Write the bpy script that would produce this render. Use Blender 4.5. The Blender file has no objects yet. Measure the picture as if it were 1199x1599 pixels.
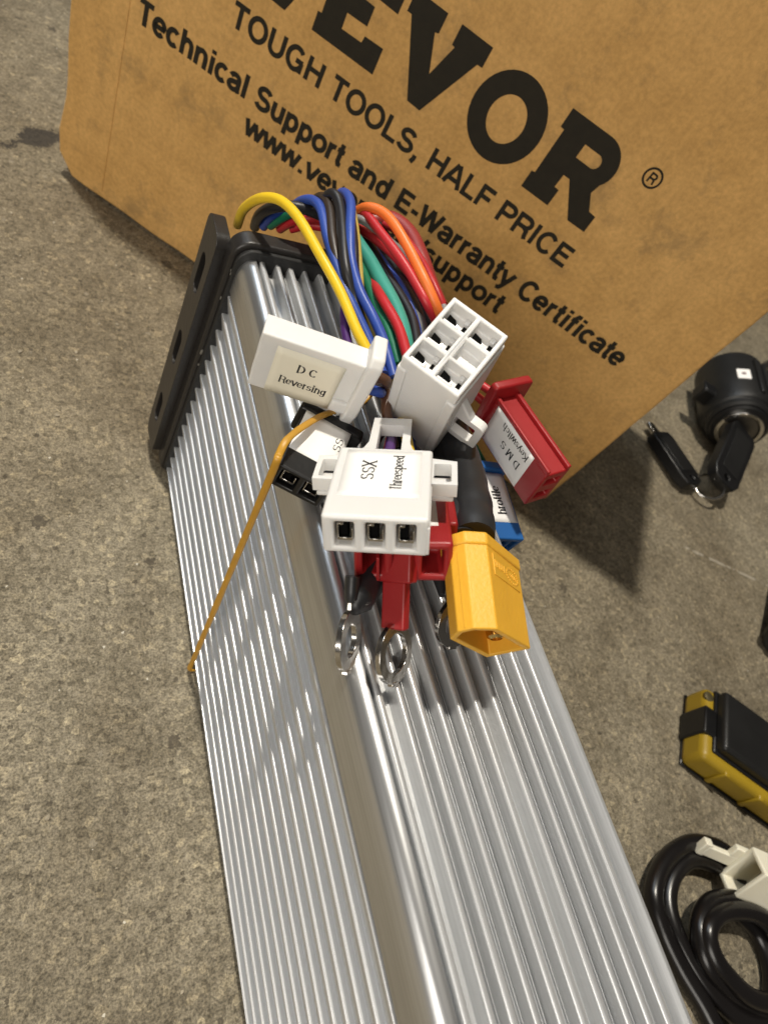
import bpy, bmesh, math, random
from mathutils import Vector, Matrix, noise
random.seed(7)
C = bpy.context.scene.collection
S = bpy.context.scene
MM = 0.001

# ------------------------------------------------------------------ camera
cam_d = bpy.data.cameras.new('camera'); cam = bpy.data.objects.new('camera', cam_d); C.objects.link(cam)
cam_d.sensor_fit = 'VERTICAL'; cam_d.sensor_height = 36.0; cam_d.sensor_width = 27.0
cam_d.lens = 36.0 * 999.94 / 1599.0
R3 = ((0.8524931, -0.2680398, 0.4487874), (0.0034400, -0.8556363, -0.5175661), (0.5227271, 0.4427654, -0.7285020))
CP = Vector((-0.0463473, -0.1212777, 0.1718314))
right, down, fwd = Vector(R3[0]), Vector(R3[1]), Vector(R3[2])
m = Matrix.Identity(4)
for i in range(3):
    m[i][0], m[i][1], m[i][2], m[i][3] = right[i], -down[i], -fwd[i], CP[i]
cam.matrix_world = m
cam_d.clip_start = 0.005; cam_d.clip_end = 60
cam_d.dof.use_dof = True; cam_d.dof.focus_distance = 0.118; cam_d.dof.aperture_fstop = 32
S.camera = cam

# ------------------------------------------------------------------ light and exposure
S.view_settings.view_transform = 'Standard'; S.view_settings.look = 'None'
S.view_settings.exposure = 0.0; S.view_settings.gamma = 1.0
world = bpy.data.worlds.new('World'); S.world = world; world.use_nodes = True
bg = world.node_tree.nodes['Background']; bg.inputs[0].default_value = (1.0, 0.90, 0.78, 1); bg.inputs[1].default_value = 0.06

def lamp(name, kind, loc, energy, color, target=None, **kw):
    d = bpy.data.lights.new(name, kind); d.energy = energy; d.color = color
    for k, v in kw.items(): setattr(d, k, v)
    o = bpy.data.objects.new(name, d); C.objects.link(o); o.location = loc
    if target is not None:
        o.rotation_euler = (Vector(target) - Vector(loc)).to_track_quat('-Z', 'Y').to_euler()
    return o
lamp('ceiling_bulb', 'POINT', (-0.185, 0.455, 1.80), 128, (1.0, 0.925, 0.80), shadow_soft_size=0.04)
lamp('side_window', 'AREA', (-0.85, -0.72, 0.62), 9.3, (1.0, 0.94, 0.85), target=(0, 0, 0.05), shape='RECTANGLE', size=0.8, size_y=0.6)
lamp('door_light', 'AREA', (-0.75, 1.6, 2.0), 13, (0.80, 0.90, 1.0), target=(0, 0, 0.1), shape='RECTANGLE', size=1.3, size_y=0.7)

# ------------------------------------------------------------------ materials
def mat(name, col, rough=0.5, metal=0.0, bump=None, var=None, spec=0.5, sss=0.0, trans=0.0, coat=0.0):
    """procedural material: base colour varied by noise (var=(scale, amount)), fine relief bump=(scale, strength, distance)"""
    M = bpy.data.materials.new(name); M.use_nodes = True
    nt = M.node_tree; b = nt.nodes['Principled BSDF']
    b.inputs['Base Color'].default_value = (*col, 1); b.inputs['Roughness'].default_value = rough
    b.inputs['Metallic'].default_value = metal; b.inputs['Specular IOR Level'].default_value = spec
    if sss: b.inputs['Subsurface Weight'].default_value = sss; b.inputs['Subsurface Radius'].default_value = (0.003, 0.0025, 0.002); b.inputs['Subsurface Scale'].default_value = 1.0
    if coat: b.inputs['Coat Weight'].default_value = coat
    tc = nt.nodes.new('ShaderNodeTexCoord')
    if var:
        n = nt.nodes.new('ShaderNodeTexNoise'); n.inputs['Scale'].default_value = var[0]; n.inputs['Detail'].default_value = 6
        nt.links.new(tc.outputs['Object'], n.inputs['Vector'])
        mx = nt.nodes.new('ShaderNodeMix'); mx.data_type = 'RGBA'
        a = var[1]
        mx.inputs['A'].default_value = (*[c * (1 - a) for c in col], 1); mx.inputs['B'].default_value = (*[min(1, c * (1 + a)) for c in col], 1)
        nt.links.new(n.outputs['Fac'], mx.inputs['Factor']); nt.links.new(mx.outputs['Result'], b.inputs['Base Color'])
        mr = nt.nodes.new('ShaderNodeMapRange'); mr.inputs['To Min'].default_value = rough * 0.85; mr.inputs['To Max'].default_value = min(1, rough * 1.15)
        nt.links.new(n.outputs['Fac'], mr.inputs['Value']); nt.links.new(mr.outputs['Result'], b.inputs['Roughness'])
    if bump:
        n2 = nt.nodes.new('ShaderNodeTexNoise'); n2.inputs['Scale'].default_value = bump[0]; n2.inputs['Detail'].default_value = 4
        nt.links.new(tc.outputs['Object'], n2.inputs['Vector'])
        bp = nt.nodes.new('ShaderNodeBump'); bp.inputs['Strength'].default_value = bump[1]; bp.inputs['Distance'].default_value = bump[2]
        nt.links.new(n2.outputs['Fac'], bp.inputs['Height']); nt.links.new(bp.outputs['Normal'], b.inputs['Normal'])
    return M

def ramp(nt, src, stops):
    r = nt.nodes.new('ShaderNodeValToRGB'); e = r.color_ramp.elements
    while len(e) < len(stops): e.new(0.5)
    for k, (p, c) in enumerate(stops):
        e[k].position = p; e[k].color = (*c, 1) if len(c) == 3 else c
    nt.links.new(src, r.inputs['Fac']); return r.outputs['Color']

def tnoise(nt, vec, scale, detail=4, rough=0.55):
    n = nt.nodes.new('ShaderNodeTexNoise'); n.inputs['Scale'].default_value = scale; n.inputs['Detail'].default_value = detail; n.inputs['Roughness'].default_value = rough
    nt.links.new(vec, n.inputs['Vector']); return n.outputs['Fac']

def mixc(nt, fac, a, b, mode='MIX'):
    x = nt.nodes.new('ShaderNodeMix'); x.data_type = 'RGBA'; x.blend_type = mode
    for sock, v in (('Factor', fac), ('A', a), ('B', b)):
        if isinstance(v, (int, float)): x.inputs[sock].default_value = v
        elif isinstance(v, tuple): x.inputs[sock].default_value = (*v, 1)
        else: nt.links.new(v, x.inputs[sock])
    return x.outputs['Result']

def mth(nt, op, a, b=None, clamp=False):
    x = nt.nodes.new('ShaderNodeMath'); x.operation = op; x.use_clamp = clamp
    for k, v in enumerate((a, b)):
        if v is None: continue
        if isinstance(v, (int, float)): x.inputs[k].default_value = v
        else: nt.links.new(v, x.inputs[k])
    return x.outputs[0]

def concrete():
    M = bpy.data.materials.new('concrete'); M.use_nodes = True; nt = M.node_tree; b = nt.nodes['Principled BSDF']
    tc = nt.nodes.new('ShaderNodeTexCoord'); v = tc.outputs['Object']
    big = tnoise(nt, v, 9, 6, 0.65); mid = tnoise(nt, v, 90, 6, 0.7); fine = tnoise(nt, v, 760, 4, 0.65); grit = tnoise(nt, v, 1900, 3, 0.6)
    base = ramp(nt, big, [(0.3, (0.185, 0.157, 0.113)), (0.7, (0.266, 0.234, 0.175))])
    stain = tnoise(nt, v, 28, 8, 0.72); broad = tnoise(nt, v, 3.5, 3, 0.5)
    base = mixc(nt, 0.8, base, ramp(nt, stain, [(0.30, (0.66, 0.63, 0.58)), (0.5, (1, 1, 1)), (0.72, (1.28, 1.27, 1.25))]), 'MULTIPLY')
    base = mixc(nt, 0.6, base, ramp(nt, broad, [(0.35, (0.86, 0.80, 0.70)), (0.65, (1.08, 1.10, 1.12))]), 'MULTIPLY')
    base = mixc(nt, 0.55, base, ramp(nt, mid, [(0.30, (0.62, 0.61, 0.58)), (0.72, (1.25, 1.25, 1.24))]), 'MULTIPLY')
    base = mixc(nt, 0.8, base, ramp(nt, fine, [(0.34, (0.50, 0.49, 0.46)), (0.5, (1, 1, 1)), (0.68, (1.4, 1.39, 1.35))]), 'MULTIPLY')
    base = mixc(nt, 0.85, base, ramp(nt, grit, [(0.36, (0.50, 0.50, 0.49)), (0.5, (1, 1, 1)), (0.66, (1.5, 1.48, 1.42))]), 'MULTIPLY')
    # sand grains told apart: one value per cell, dark pinholes, pale chips
    gv = nt.nodes.new('ShaderNodeTexVoronoi'); gv.inputs['Scale'].default_value = 620; nt.links.new(v, gv.inputs['Vector'])
    gs = nt.nodes.new('ShaderNodeSeparateColor'); nt.links.new(gv.outputs['Color'], gs.inputs[0])
    base = mixc(nt, 0.8, base, ramp(nt, gs.outputs[0], [(0.0, (0.66, 0.65, 0.62)), (0.5, (1, 1, 1)), (0.86, (1.12, 1.12, 1.1)), (1.0, (1.55, 1.52, 1.42))]), 'MULTIPLY')
    hv = nt.nodes.new('ShaderNodeTexVoronoi'); hv.inputs['Scale'].default_value = 260; nt.links.new(v, hv.inputs['Vector'])
    hs = nt.nodes.new('ShaderNodeSeparateColor'); nt.links.new(hv.outputs['Color'], hs.inputs[0])
    hole = mth(nt, 'MULTIPLY', mth(nt, 'LESS_THAN', mth(nt, 'ADD', hv.outputs['Distance'], mth(nt, 'MULTIPLY', grit, 0.3)), 0.33), mth(nt, 'GREATER_THAN', hs.outputs[0], 0.70))
    base = mixc(nt, mth(nt, 'MULTIPLY', hole, 0.62), base, (0.055, 0.045, 0.032))
    chip = mth(nt, 'MULTIPLY', mth(nt, 'LESS_THAN', mth(nt, 'ADD', hv.outputs['Distance'], mth(nt, 'MULTIPLY', fine, 0.75)), 0.58), mth(nt, 'GREATER_THAN', hs.outputs[1], 0.90))
    base = mixc(nt, mth(nt, 'MULTIPLY', chip, 0.35), base, (0.42, 0.37, 0.28))
    # pale quartz specks and dark pits
    vo = nt.nodes.new('ShaderNodeTexVoronoi'); vo.inputs['Scale'].default_value = 190; nt.links.new(v, vo.inputs['Vector'])
    sel = nt.nodes.new('ShaderNodeSeparateColor'); nt.links.new(vo.outputs['Color'], sel.inputs[0])
    speck = mth(nt, 'MULTIPLY', mth(nt, 'LESS_THAN', mth(nt, 'ADD', vo.outputs['Distance'], mth(nt, 'MULTIPLY', grit, 0.22)), 0.165), mth(nt, 'GREATER_THAN', sel.outputs[0], 0.72))
    base = mixc(nt, mth(nt, 'MULTIPLY', speck, 0.75), base, (0.70, 0.66, 0.56))
    vo2 = nt.nodes.new('ShaderNodeTexVoronoi'); vo2.inputs['Scale'].default_value = 60; nt.links.new(v, vo2.inputs['Vector'])
    sel2 = nt.nodes.new('ShaderNodeSeparateColor'); nt.links.new(vo2.outputs['Color'], sel2.inputs[0])
    wob = mth(nt, 'MULTIPLY', fine, 0.28)
    pit = mth(nt, 'MULTIPLY', mth(nt, 'LESS_THAN', mth(nt, 'ADD', vo2.outputs['Distance'], wob), 0.26), mth(nt, 'GREATER_THAN', sel2.outputs[1], 0.78))
    base = mixc(nt, mth(nt, 'MULTIPLY', pit, 0.7), base, (0.07, 0.058, 0.042))
    # the dark spalled crack beside the carton: local frame u along, w across
    sp = nt.nodes.new('ShaderNodeSeparateXYZ'); nt.links.new(v, sp.inputs[0])
    cx, cy, ang = -0.0305, 0.1585, math.radians(37)
    dx = mth(nt, 'SUBTRACT', sp.outputs[0], cx); dy = mth(nt, 'SUBTRACT', sp.outputs[1], cy)
    u = mth(nt, 'ADD', mth(nt, 'MULTIPLY', dx, math.cos(ang)), mth(nt, 'MULTIPLY', dy, math.sin(ang)))
    w = mth(nt, 'SUBTRACT', mth(nt, 'MULTIPLY', dy, math.cos(ang)), mth(nt, 'MULTIPLY', dx, math.sin(ang)))
    jag = mth(nt, 'MULTIPLY', mth(nt, 'SUBTRACT', mid, 0.5), 0.017)
    jag = mth(nt, 'ADD', jag, mth(nt, 'MULTIPLY', mth(nt, 'SUBTRACT', fine, 0.5), 0.010))
    aw = mth(nt, 'ABSOLUTE', mth(nt, 'ADD', w, jag))
    width = mth(nt, 'MAXIMUM', mth(nt, 'SUBTRACT', 0.0066, mth(nt, 'MULTIPLY', mth(nt, 'ABSOLUTE', u), 0.60)), 0.0009)
    crack = mth(nt, 'MULTIPLY', mth(nt, 'LESS_THAN', aw, width), mth(nt, 'LESS_THAN', mth(nt, 'ABSOLUTE', u), 0.06))
    crackc = mixc(nt, fine, (0.006, 0.005, 0.004), (0.07, 0.058, 0.045))
    base = mixc(nt, mth(nt, 'MULTIPLY', crack, 0.92), base, crackc)
    # one long pale scratch
    ax, ay, bx_, by_ = 0.2443, -0.0364, 0.2958, -0.0604
    sang = math.atan2(by_ - ay, bx_ - ax)
    ex = mth(nt, 'SUBTRACT', sp.outputs[0], ax); ey = mth(nt, 'SUBTRACT', sp.outputs[1], ay)
    su = mth(nt, 'ADD', mth(nt, 'MULTIPLY', ex, math.cos(sang)), mth(nt, 'MULTIPLY', ey, math.sin(sang)))
    sw = mth(nt, 'SUBTRACT', mth(nt, 'MULTIPLY', ey, math.cos(sang)), mth(nt, 'MULTIPLY', ex, math.sin(sang)))
    scr = mth(nt, 'MULTIPLY', mth(nt, 'LESS_THAN', mth(nt, 'ABSOLUTE', mth(nt, 'ADD', sw, mth(nt, 'MULTIPLY', mth(nt, 'SUBTRACT', mid, 0.5), 0.002))), 0.0007), mth(nt, 'GREATER_THAN', su, 0.0))
    scr = mth(nt, 'MULTIPLY', scr, mth(nt, 'GREATER_THAN', mid, 0.47))
    base = mixc(nt, mth(nt, 'MULTIPLY', scr, 0.4), base, (0.6, 0.56, 0.48))
    nt.links.new(base, b.inputs['Base Color'])
    b.inputs['Roughness'].default_value = 0.82; b.inputs['Specular IOR Level'].default_value = 0.35
    h = mth(nt, 'ADD', mth(nt, 'MULTIPLY', fine, 1.0), mth(nt, 'MULTIPLY', mid, 1.2)); h = mth(nt, 'ADD', h, mth(nt, 'MULTIPLY', grit, 0.6))
    h = mth(nt, 'SUBTRACT', h, mth(nt, 'MULTIPLY', pit, 0.6)); h = mth(nt, 'SUBTRACT', h, mth(nt, 'MULTIPLY', hole, 0.9)); h = mth(nt, 'ADD', h, mth(nt, 'MULTIPLY', gs.outputs[0], 0.7)); h = mth(nt, 'SUBTRACT', h, mth(nt, 'MULTIPLY', crack, 1.5))
    bp = nt.nodes.new('ShaderNodeBump'); bp.inputs['Strength'].default_value = 0.55; bp.inputs['Distance'].default_value = 0.0009
    nt.links.new(h, bp.inputs['Height']); nt.links.new(bp.outputs['Normal'], b.inputs['Normal'])
    return M

def cardboard():
    M = bpy.data.materials.new('cardboard'); M.use_nodes = True; nt = M.node_tree; b = nt.nodes['Principled BSDF']
    tc = nt.nodes.new('ShaderNodeTexCoord'); v = tc.outputs['Object']
    big = tnoise(nt, v, 16, 4, 0.6); mid = tnoise(nt, v, 120, 5, 0.62); fib = tnoise(nt, v, 700, 3, 0.6)
    col = ramp(nt, big, [(0.3, (0.60, 0.345, 0.112)), (0.7, (0.72, 0.430, 0.155))])
    col = mixc(nt, 0.42, col, ramp(nt, mid, [(0.32, (0.74, 0.72, 0.68)), (0.66, (1.12, 1.12, 1.12))]), 'MULTIPLY')
    col = mixc(nt, 0.45, col, ramp(nt, fib, [(0.32, (0.72, 0.71, 0.68)), (0.66, (1.18, 1.18, 1.18))]), 'MULTIPLY')
    # scuffs: sparse darker smudges
    sm = tnoise(nt, v, 48, 6, 0.7); smk = ramp(nt, sm, [(0.545, (0, 0, 0)), (0.66, (1, 1, 1))])
    col = mixc(nt, mth(nt, 'MULTIPLY', smk, 0.42), col, (0.20, 0.14, 0.07))
    nt.links.new(col, b.inputs['Base Color']); b.inputs['Roughness'].default_value = 0.78; b.inputs['Specular IOR Level'].default_value = 0.25
    bp = nt.nodes.new('ShaderNodeBump'); bp.inputs['Strength'].default_value = 0.35; bp.inputs['Distance'].default_value = 0.0006
    hh = mth(nt, 'ADD', mth(nt, 'MULTIPLY', mid, 1.0), mth(nt, 'MULTIPLY', big, 4.0)); hh = mth(nt, 'ADD', hh, mth(nt, 'MULTIPLY', fib, 0.25))
    wv = nt.nodes.new('ShaderNodeTexWave'); wv.inputs['Scale'].default_value = 26; wv.inputs['Distortion'].default_value = 0.6; nt.links.new(v, wv.inputs['Vector'])
    hh = mth(nt, 'ADD', hh, mth(nt, 'MULTIPLY', wv.outputs['Fac'], 0.35))
    nt.links.new(hh, bp.inputs['Height']); nt.links.new(bp.outputs['Normal'], b.inputs['Normal'])
    return M

def aluminium(name, r0, r1, metal, relief=0.25):
    M = bpy.data.materials.new(name); M.use_nodes = True; nt = M.node_tree; b = nt.nodes['Principled BSDF']
    tc = nt.nodes.new('ShaderNodeTexCoord'); mp = nt.nodes.new('ShaderNodeMapping'); mp.inputs['Scale'].default_value = (1, 0.012, 1)
    nt.links.new(tc.outputs['Object'], mp.inputs['Vector']); v = mp.outputs['Vector']
    die = tnoise(nt, v, 2600, 3, 0.6); g = tnoise(nt, tc.outputs['Object'], 1500, 2, 0.5)
    nt.links.new(ramp(nt, die, [(0.3, (0.60, 0.61, 0.62)), (0.7, (0.73, 0.74, 0.75))]), b.inputs['Base Color'])
    b.inputs['Metallic'].default_value = metal
    rr = nt.nodes.new('ShaderNodeMapRange'); rr.inputs['To Min'].default_value = r0; rr.inputs['To Max'].default_value = r1
    nt.links.new(die, rr.inputs['Value']); nt.links.new(rr.outputs['Result'], b.inputs['Roughness'])
    bp = nt.nodes.new('ShaderNodeBump'); bp.inputs['Strength'].default_value = relief; bp.inputs['Distance'].default_value = 0.00008
    nt.links.new(die, bp.inputs['Height']); nt.links.new(bp.outputs['Normal'], b.inputs['Normal'])
    return M

CONC, CARD, ALU = concrete(), cardboard(), aluminium('extruded_aluminium', 0.44, 0.52, 0.74, 0.12)
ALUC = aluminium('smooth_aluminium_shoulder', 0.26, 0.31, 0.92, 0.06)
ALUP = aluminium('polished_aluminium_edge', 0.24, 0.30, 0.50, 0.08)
INK = mat('printing_ink', (0.026, 0.022, 0.015), 0.75, var=(300, 0.35), bump=(700, 0.2, 0.0003), spec=0.2)
BLACK = mat('black_plastic', (0.006, 0.006, 0.0065), 0.36, bump=(900, 0.25, 0.0002), var=(150, 0.3))
PLATE = mat('black_end_plate_plastic', (0.020, 0.018, 0.017), 0.38, bump=(700, 0.3, 0.0002), var=(120, 0.3))
WHITE = mat('white_nylon', (0.76, 0.752, 0.735), 0.42, var=(90, 0.04), bump=(900, 0.12, 0.0002), sss=0.25)
CREAM = mat('cream_nylon', (0.78, 0.74, 0.60), 0.45, var=(90, 0.05), bump=(900, 0.12, 0.0002), sss=0.2)
RED = mat('red_nylon', (0.31, 0.013, 0.015), 0.42, var=(90, 0.12), bump=(900, 0.15, 0.0002), sss=0.08)
BLUE = mat('blue_nylon', (0.018, 0.115, 0.36), 0.42, var=(90, 0.12), bump=(900, 0.15, 0.0002))
YEL = mat('amber_yellow_nylon', (0.80, 0.42, 0.035), 0.5, var=(200, 0.08), bump=(1600, 0.35, 0.0002), sss=0.08)
PAPER = mat('paper_sticker', (0.90, 0.89, 0.87), 0.6, var=(300, 0.03))
PAPER2 = mat('cream_paper_sticker', (0.86, 0.82, 0.68), 0.6, var=(300, 0.03))
SHADE = mat('painted_socket_shade', (0.004, 0.004, 0.004), 0.9, var=(400, 0.3), spec=0.05)  # near-black colour standing in for the shade deep inside the sockets
TEXT = mat('label_print', (0.012, 0.012, 0.014), 0.6, var=(200, 0.2))
STEEL = mat('tinned_metal', (0.60, 0.58, 0.55), 0.17, metal=1.0, var=(260, 0.12), bump=(500, 0.25, 0.0002))
GOLD = mat('gold_plated_pin', (0.85, 0.60, 0.22), 0.2, metal=1.0, var=(200, 0.1))
CHROME = mat('chromed_metal', (0.72, 0.70, 0.66), 0.16, metal=1.0, var=(100, 0.08))
BAND = mat('amber_rubber_band', (0.50, 0.26, 0.025), 0.4, var=(260, 0.2), sss=0.1)
MUST = mat('mustard_yellow_plastic', (0.31, 0.205, 0.012), 0.42, var=(60, 0.15), bump=(400, 0.2, 0.0003))
DARKB = mat('dull_black_cover', (0.009, 0.009, 0.009), 0.42, var=(70, 0.35), bump=(500, 0.25, 0.0003))
CABLE = mat('glossy_black_cable', (0.007, 0.006, 0.006), 0.28, var=(80, 0.3))
RUBBER = mat('black_rubber', (0.014, 0.014, 0.014), 0.55, var=(80, 0.3), bump=(300, 0.3, 0.0003))
WIREC = {k: mat(k + '_wire_insulation', c, 0.42, var=(160, 0.1), bump=(600, 0.15, 0.0002)) for k, c in dict(
    yellow=(0.80, 0.54, 0.02), blue=(0.030, 0.075, 0.36), pale_yellow=(0.55, 0.42, 0.10), teal=(0.05, 0.32, 0.25), green=(0.012, 0.17, 0.085),
    red=(0.50, 0.022, 0.03), orange=(0.85, 0.19, 0.035), dark_red=(0.30, 0.03, 0.03), grey=(0.28, 0.27, 0.27), black=(0.016, 0.016, 0.019),
    dark_brown=(0.035, 0.024, 0.017), brown=(0.085, 0.036, 0.018), purple=(0.075, 0.022, 0.15), black_cable=(0.022, 0.023, 0.026)).items()}

# ------------------------------------------------------------------ mesh helpers (all lengths in millimetres, scaled on build)
def obj(name, bm, material, parent=None, mw=None, smooth=None, bevel=None, label=None):
    me = bpy.data.meshes.new(name)
    bm.normal_update(); bm.to_mesh(me); bm.free()
    me.transform(Matrix.Scale(MM, 4))
    o = bpy.data.objects.new(name, me); C.objects.link(o)
    me.materials.append(material)
    if mw is not None: o.matrix_world = mw
    if parent is not None:
        o.parent = parent
    finish(o, smooth, bevel)
    if label: o['label'] = label
    return o

def finish(o, smooth=None, bevel=None):
    if bevel:
        b = o.modifiers.new('bevel', 'BEVEL'); b.width = bevel[0] * MM; b.segments = bevel[1]; b.limit_method = 'ANGLE'; b.angle_limit = math.radians(35)
        b.harden_normals = False
    if smooth or bevel:
        ang = math.radians(smooth if smooth else 40)
        for p in o.data.polygons: p.use_smooth = True
        bpm = bmesh.new(); bpm.from_mesh(o.data)
        for e in bpm.edges:
            if len(e.link_faces) == 2 and e.calc_face_angle(0) > ang: e.smooth = False
        bpm.to_mesh(o.data); bpm.free()

def thing(name, label, cat, loc=(0, 0, 0), group=None, mw=None):
    o = bpy.data.objects.new(name, None); C.objects.link(o); o.empty_display_size = 0.01
    if mw is not None: o.matrix_world = mw
    else: o.location = Vector(loc) * MM
    o['label'] = label; o['category'] = cat
    if group: o['group'] = group
    return o

def tag(o, label, cat, group=None):
    o['label'] = label; o['category'] = cat
    if group: o['group'] = group
    return o

def box(bm, a, b, rot=None):
    r = bmesh.ops.create_cube(bm, size=1)['verts']
    c = (Vector(a) + Vector(b)) / 2; d = Vector(b) - Vector(a)
    for v in r:
        v.co = Vector((v.co.x * d.x, v.co.y * d.y, v.co.z * d.z)) + c
        if rot is not None: v.co = rot @ v.co
    return r

def boxm(*ab):
    bm = bmesh.new()
    for a, b in ab: box(bm, a, b)
    return bm

def prism(bm, poly, d0, d1, axis='Y'):
    """closed polygon in two coordinates extruded along the third"""
    def P(p, d):
        return {'Y': (p[0], d, p[1]), 'Z': (p[0], p[1], d), 'X': (d, p[0], p[1])}[axis]
    a = [bm.verts.new(P(p, d0)) for p in poly]; b = [bm.verts.new(P(p, d1)) for p in poly]
    n = len(poly)
    for i in range(n):
        bm.faces.new((a[i], a[(i + 1) % n], b[(i + 1) % n], b[i]))
    bm.faces.new(a[::-1]); bm.faces.new(b)
    bmesh.ops.recalc_face_normals(bm, faces=bm.faces)
    return bm

def holed_plate(outer, holes, d0, d1):
    """flat plate in XY with holes, from z=d0 to d1 (a filled curve turned into a mesh)"""
    cu = bpy.data.curves.new('outline', 'CURVE'); cu.dimensions = '2D'; cu.fill_mode = 'BOTH'; cu.extrude = (d1 - d0) / 2
    for pts in [outer] + holes:
        s = cu.splines.new('POLY'); s.points.add(len(pts) - 1); s.use_cyclic_u = True
        for k, p in enumerate(pts): s.points[k].co = (p[0], p[1], 0, 1)
    o = bpy.data.objects.new('outline', cu); C.objects.link(o)
    dg = bpy.context.evaluated_depsgraph_get()
    me = bpy.data.meshes.new_from_object(o.evaluated_get(dg))
    bm = bmesh.new(); bm.from_mesh(me)
    bmesh.ops.remove_doubles(bm, verts=bm.verts, dist=1e-4)
    bmesh.ops.recalc_face_normals(bm, faces=bm.faces)
    for v in bm.verts: v.co.z += (d0 + d1) / 2
    bpy.data.objects.remove(o); bpy.data.curves.remove(cu); bpy.data.meshes.remove(me)
    return bm

def rrect(x0, y0, x1, y1, r, n=4):
    out = []
    for cx, cy, a in ((x1 - r, y0 + r, -90), (x1 - r, y1 - r, 0), (x0 + r, y1 - r, 90), (x0 + r, y0 + r, 180)):
        for k in range(n + 1):
            t = math.radians(a + 90 * k / n); out.append((cx + r * math.cos(t), cy + r * math.sin(t)))
    return out

def catmull(pts, n=8):
    P = [Vector(p) for p in pts]; P = [P[0] * 2 - P[1]] + P + [P[-1] * 2 - P[-2]]
    out = []
    for i in range(1, len(P) - 2):
        for k in range(n):
            t = k / n; a, b, c, d = P[i - 1], P[i], P[i + 1], P[i + 2]
            out.append(0.5 * ((2 * b) + (c - a) * t + (2 * a - 5 * b + 4 * c - d) * t * t + (3 * b - 3 * c + d - a) * t ** 3))
    out.append(P[-2]); return out

def tube(bm, pts, r, seg=12, flat=1.0, cap=True, radii=None):
    rings = []; n = len(pts); up = Vector((0.3, 0.1, 1)).normalized(); prev = None
    for i, p in enumerate(pts):
        t = (pts[min(i + 1, n - 1)] - pts[max(i - 1, 0)]).normalized()
        if prev is None:
            s = t.cross(up).normalized()
        else:
            s = (prev - t * prev.dot(t)).normalized()
        prev = s; u = s.cross(t)
        rr = radii[i] if radii else r
        rings.append([bm.verts.new(p + s * (rr * math.cos(2 * math.pi * k / seg)) + u * (rr * flat * math.sin(2 * math.pi * k / seg))) for k in range(seg)])
    for a, b in zip(rings, rings[1:]):
        for k in range(seg): bm.faces.new((a[k], a[(k + 1) % seg], b[(k + 1) % seg], b[k]))
    if cap:
        bm.faces.new(rings[0][::-1]); bm.faces.new(rings[-1])
    bmesh.ops.recalc_face_normals(bm, faces=bm.faces)
    return bm

def lathe(bm, prof, seg=40, mw=None):
    """profile (radius, height) turned about Z"""
    rings = []
    for r, h in prof:
        rings.append([bm.verts.new((r * math.cos(2 * math.pi * k / seg), r * math.sin(2 * math.pi * k / seg), h)) for k in range(seg)])
    for a, b in zip(rings, rings[1:]):
        for k in range(seg): bm.faces.new((a[k], a[(k + 1) % seg], b[(k + 1) % seg], b[k]))
    bm.faces.new(rings[0][::-1]); bm.faces.new(rings[-1])
    bmesh.ops.recalc_face_normals(bm, faces=bm.faces)
    if mw is not None: bmesh.ops.transform(bm, matrix=mw, verts=bm.verts)
    return bm

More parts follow.
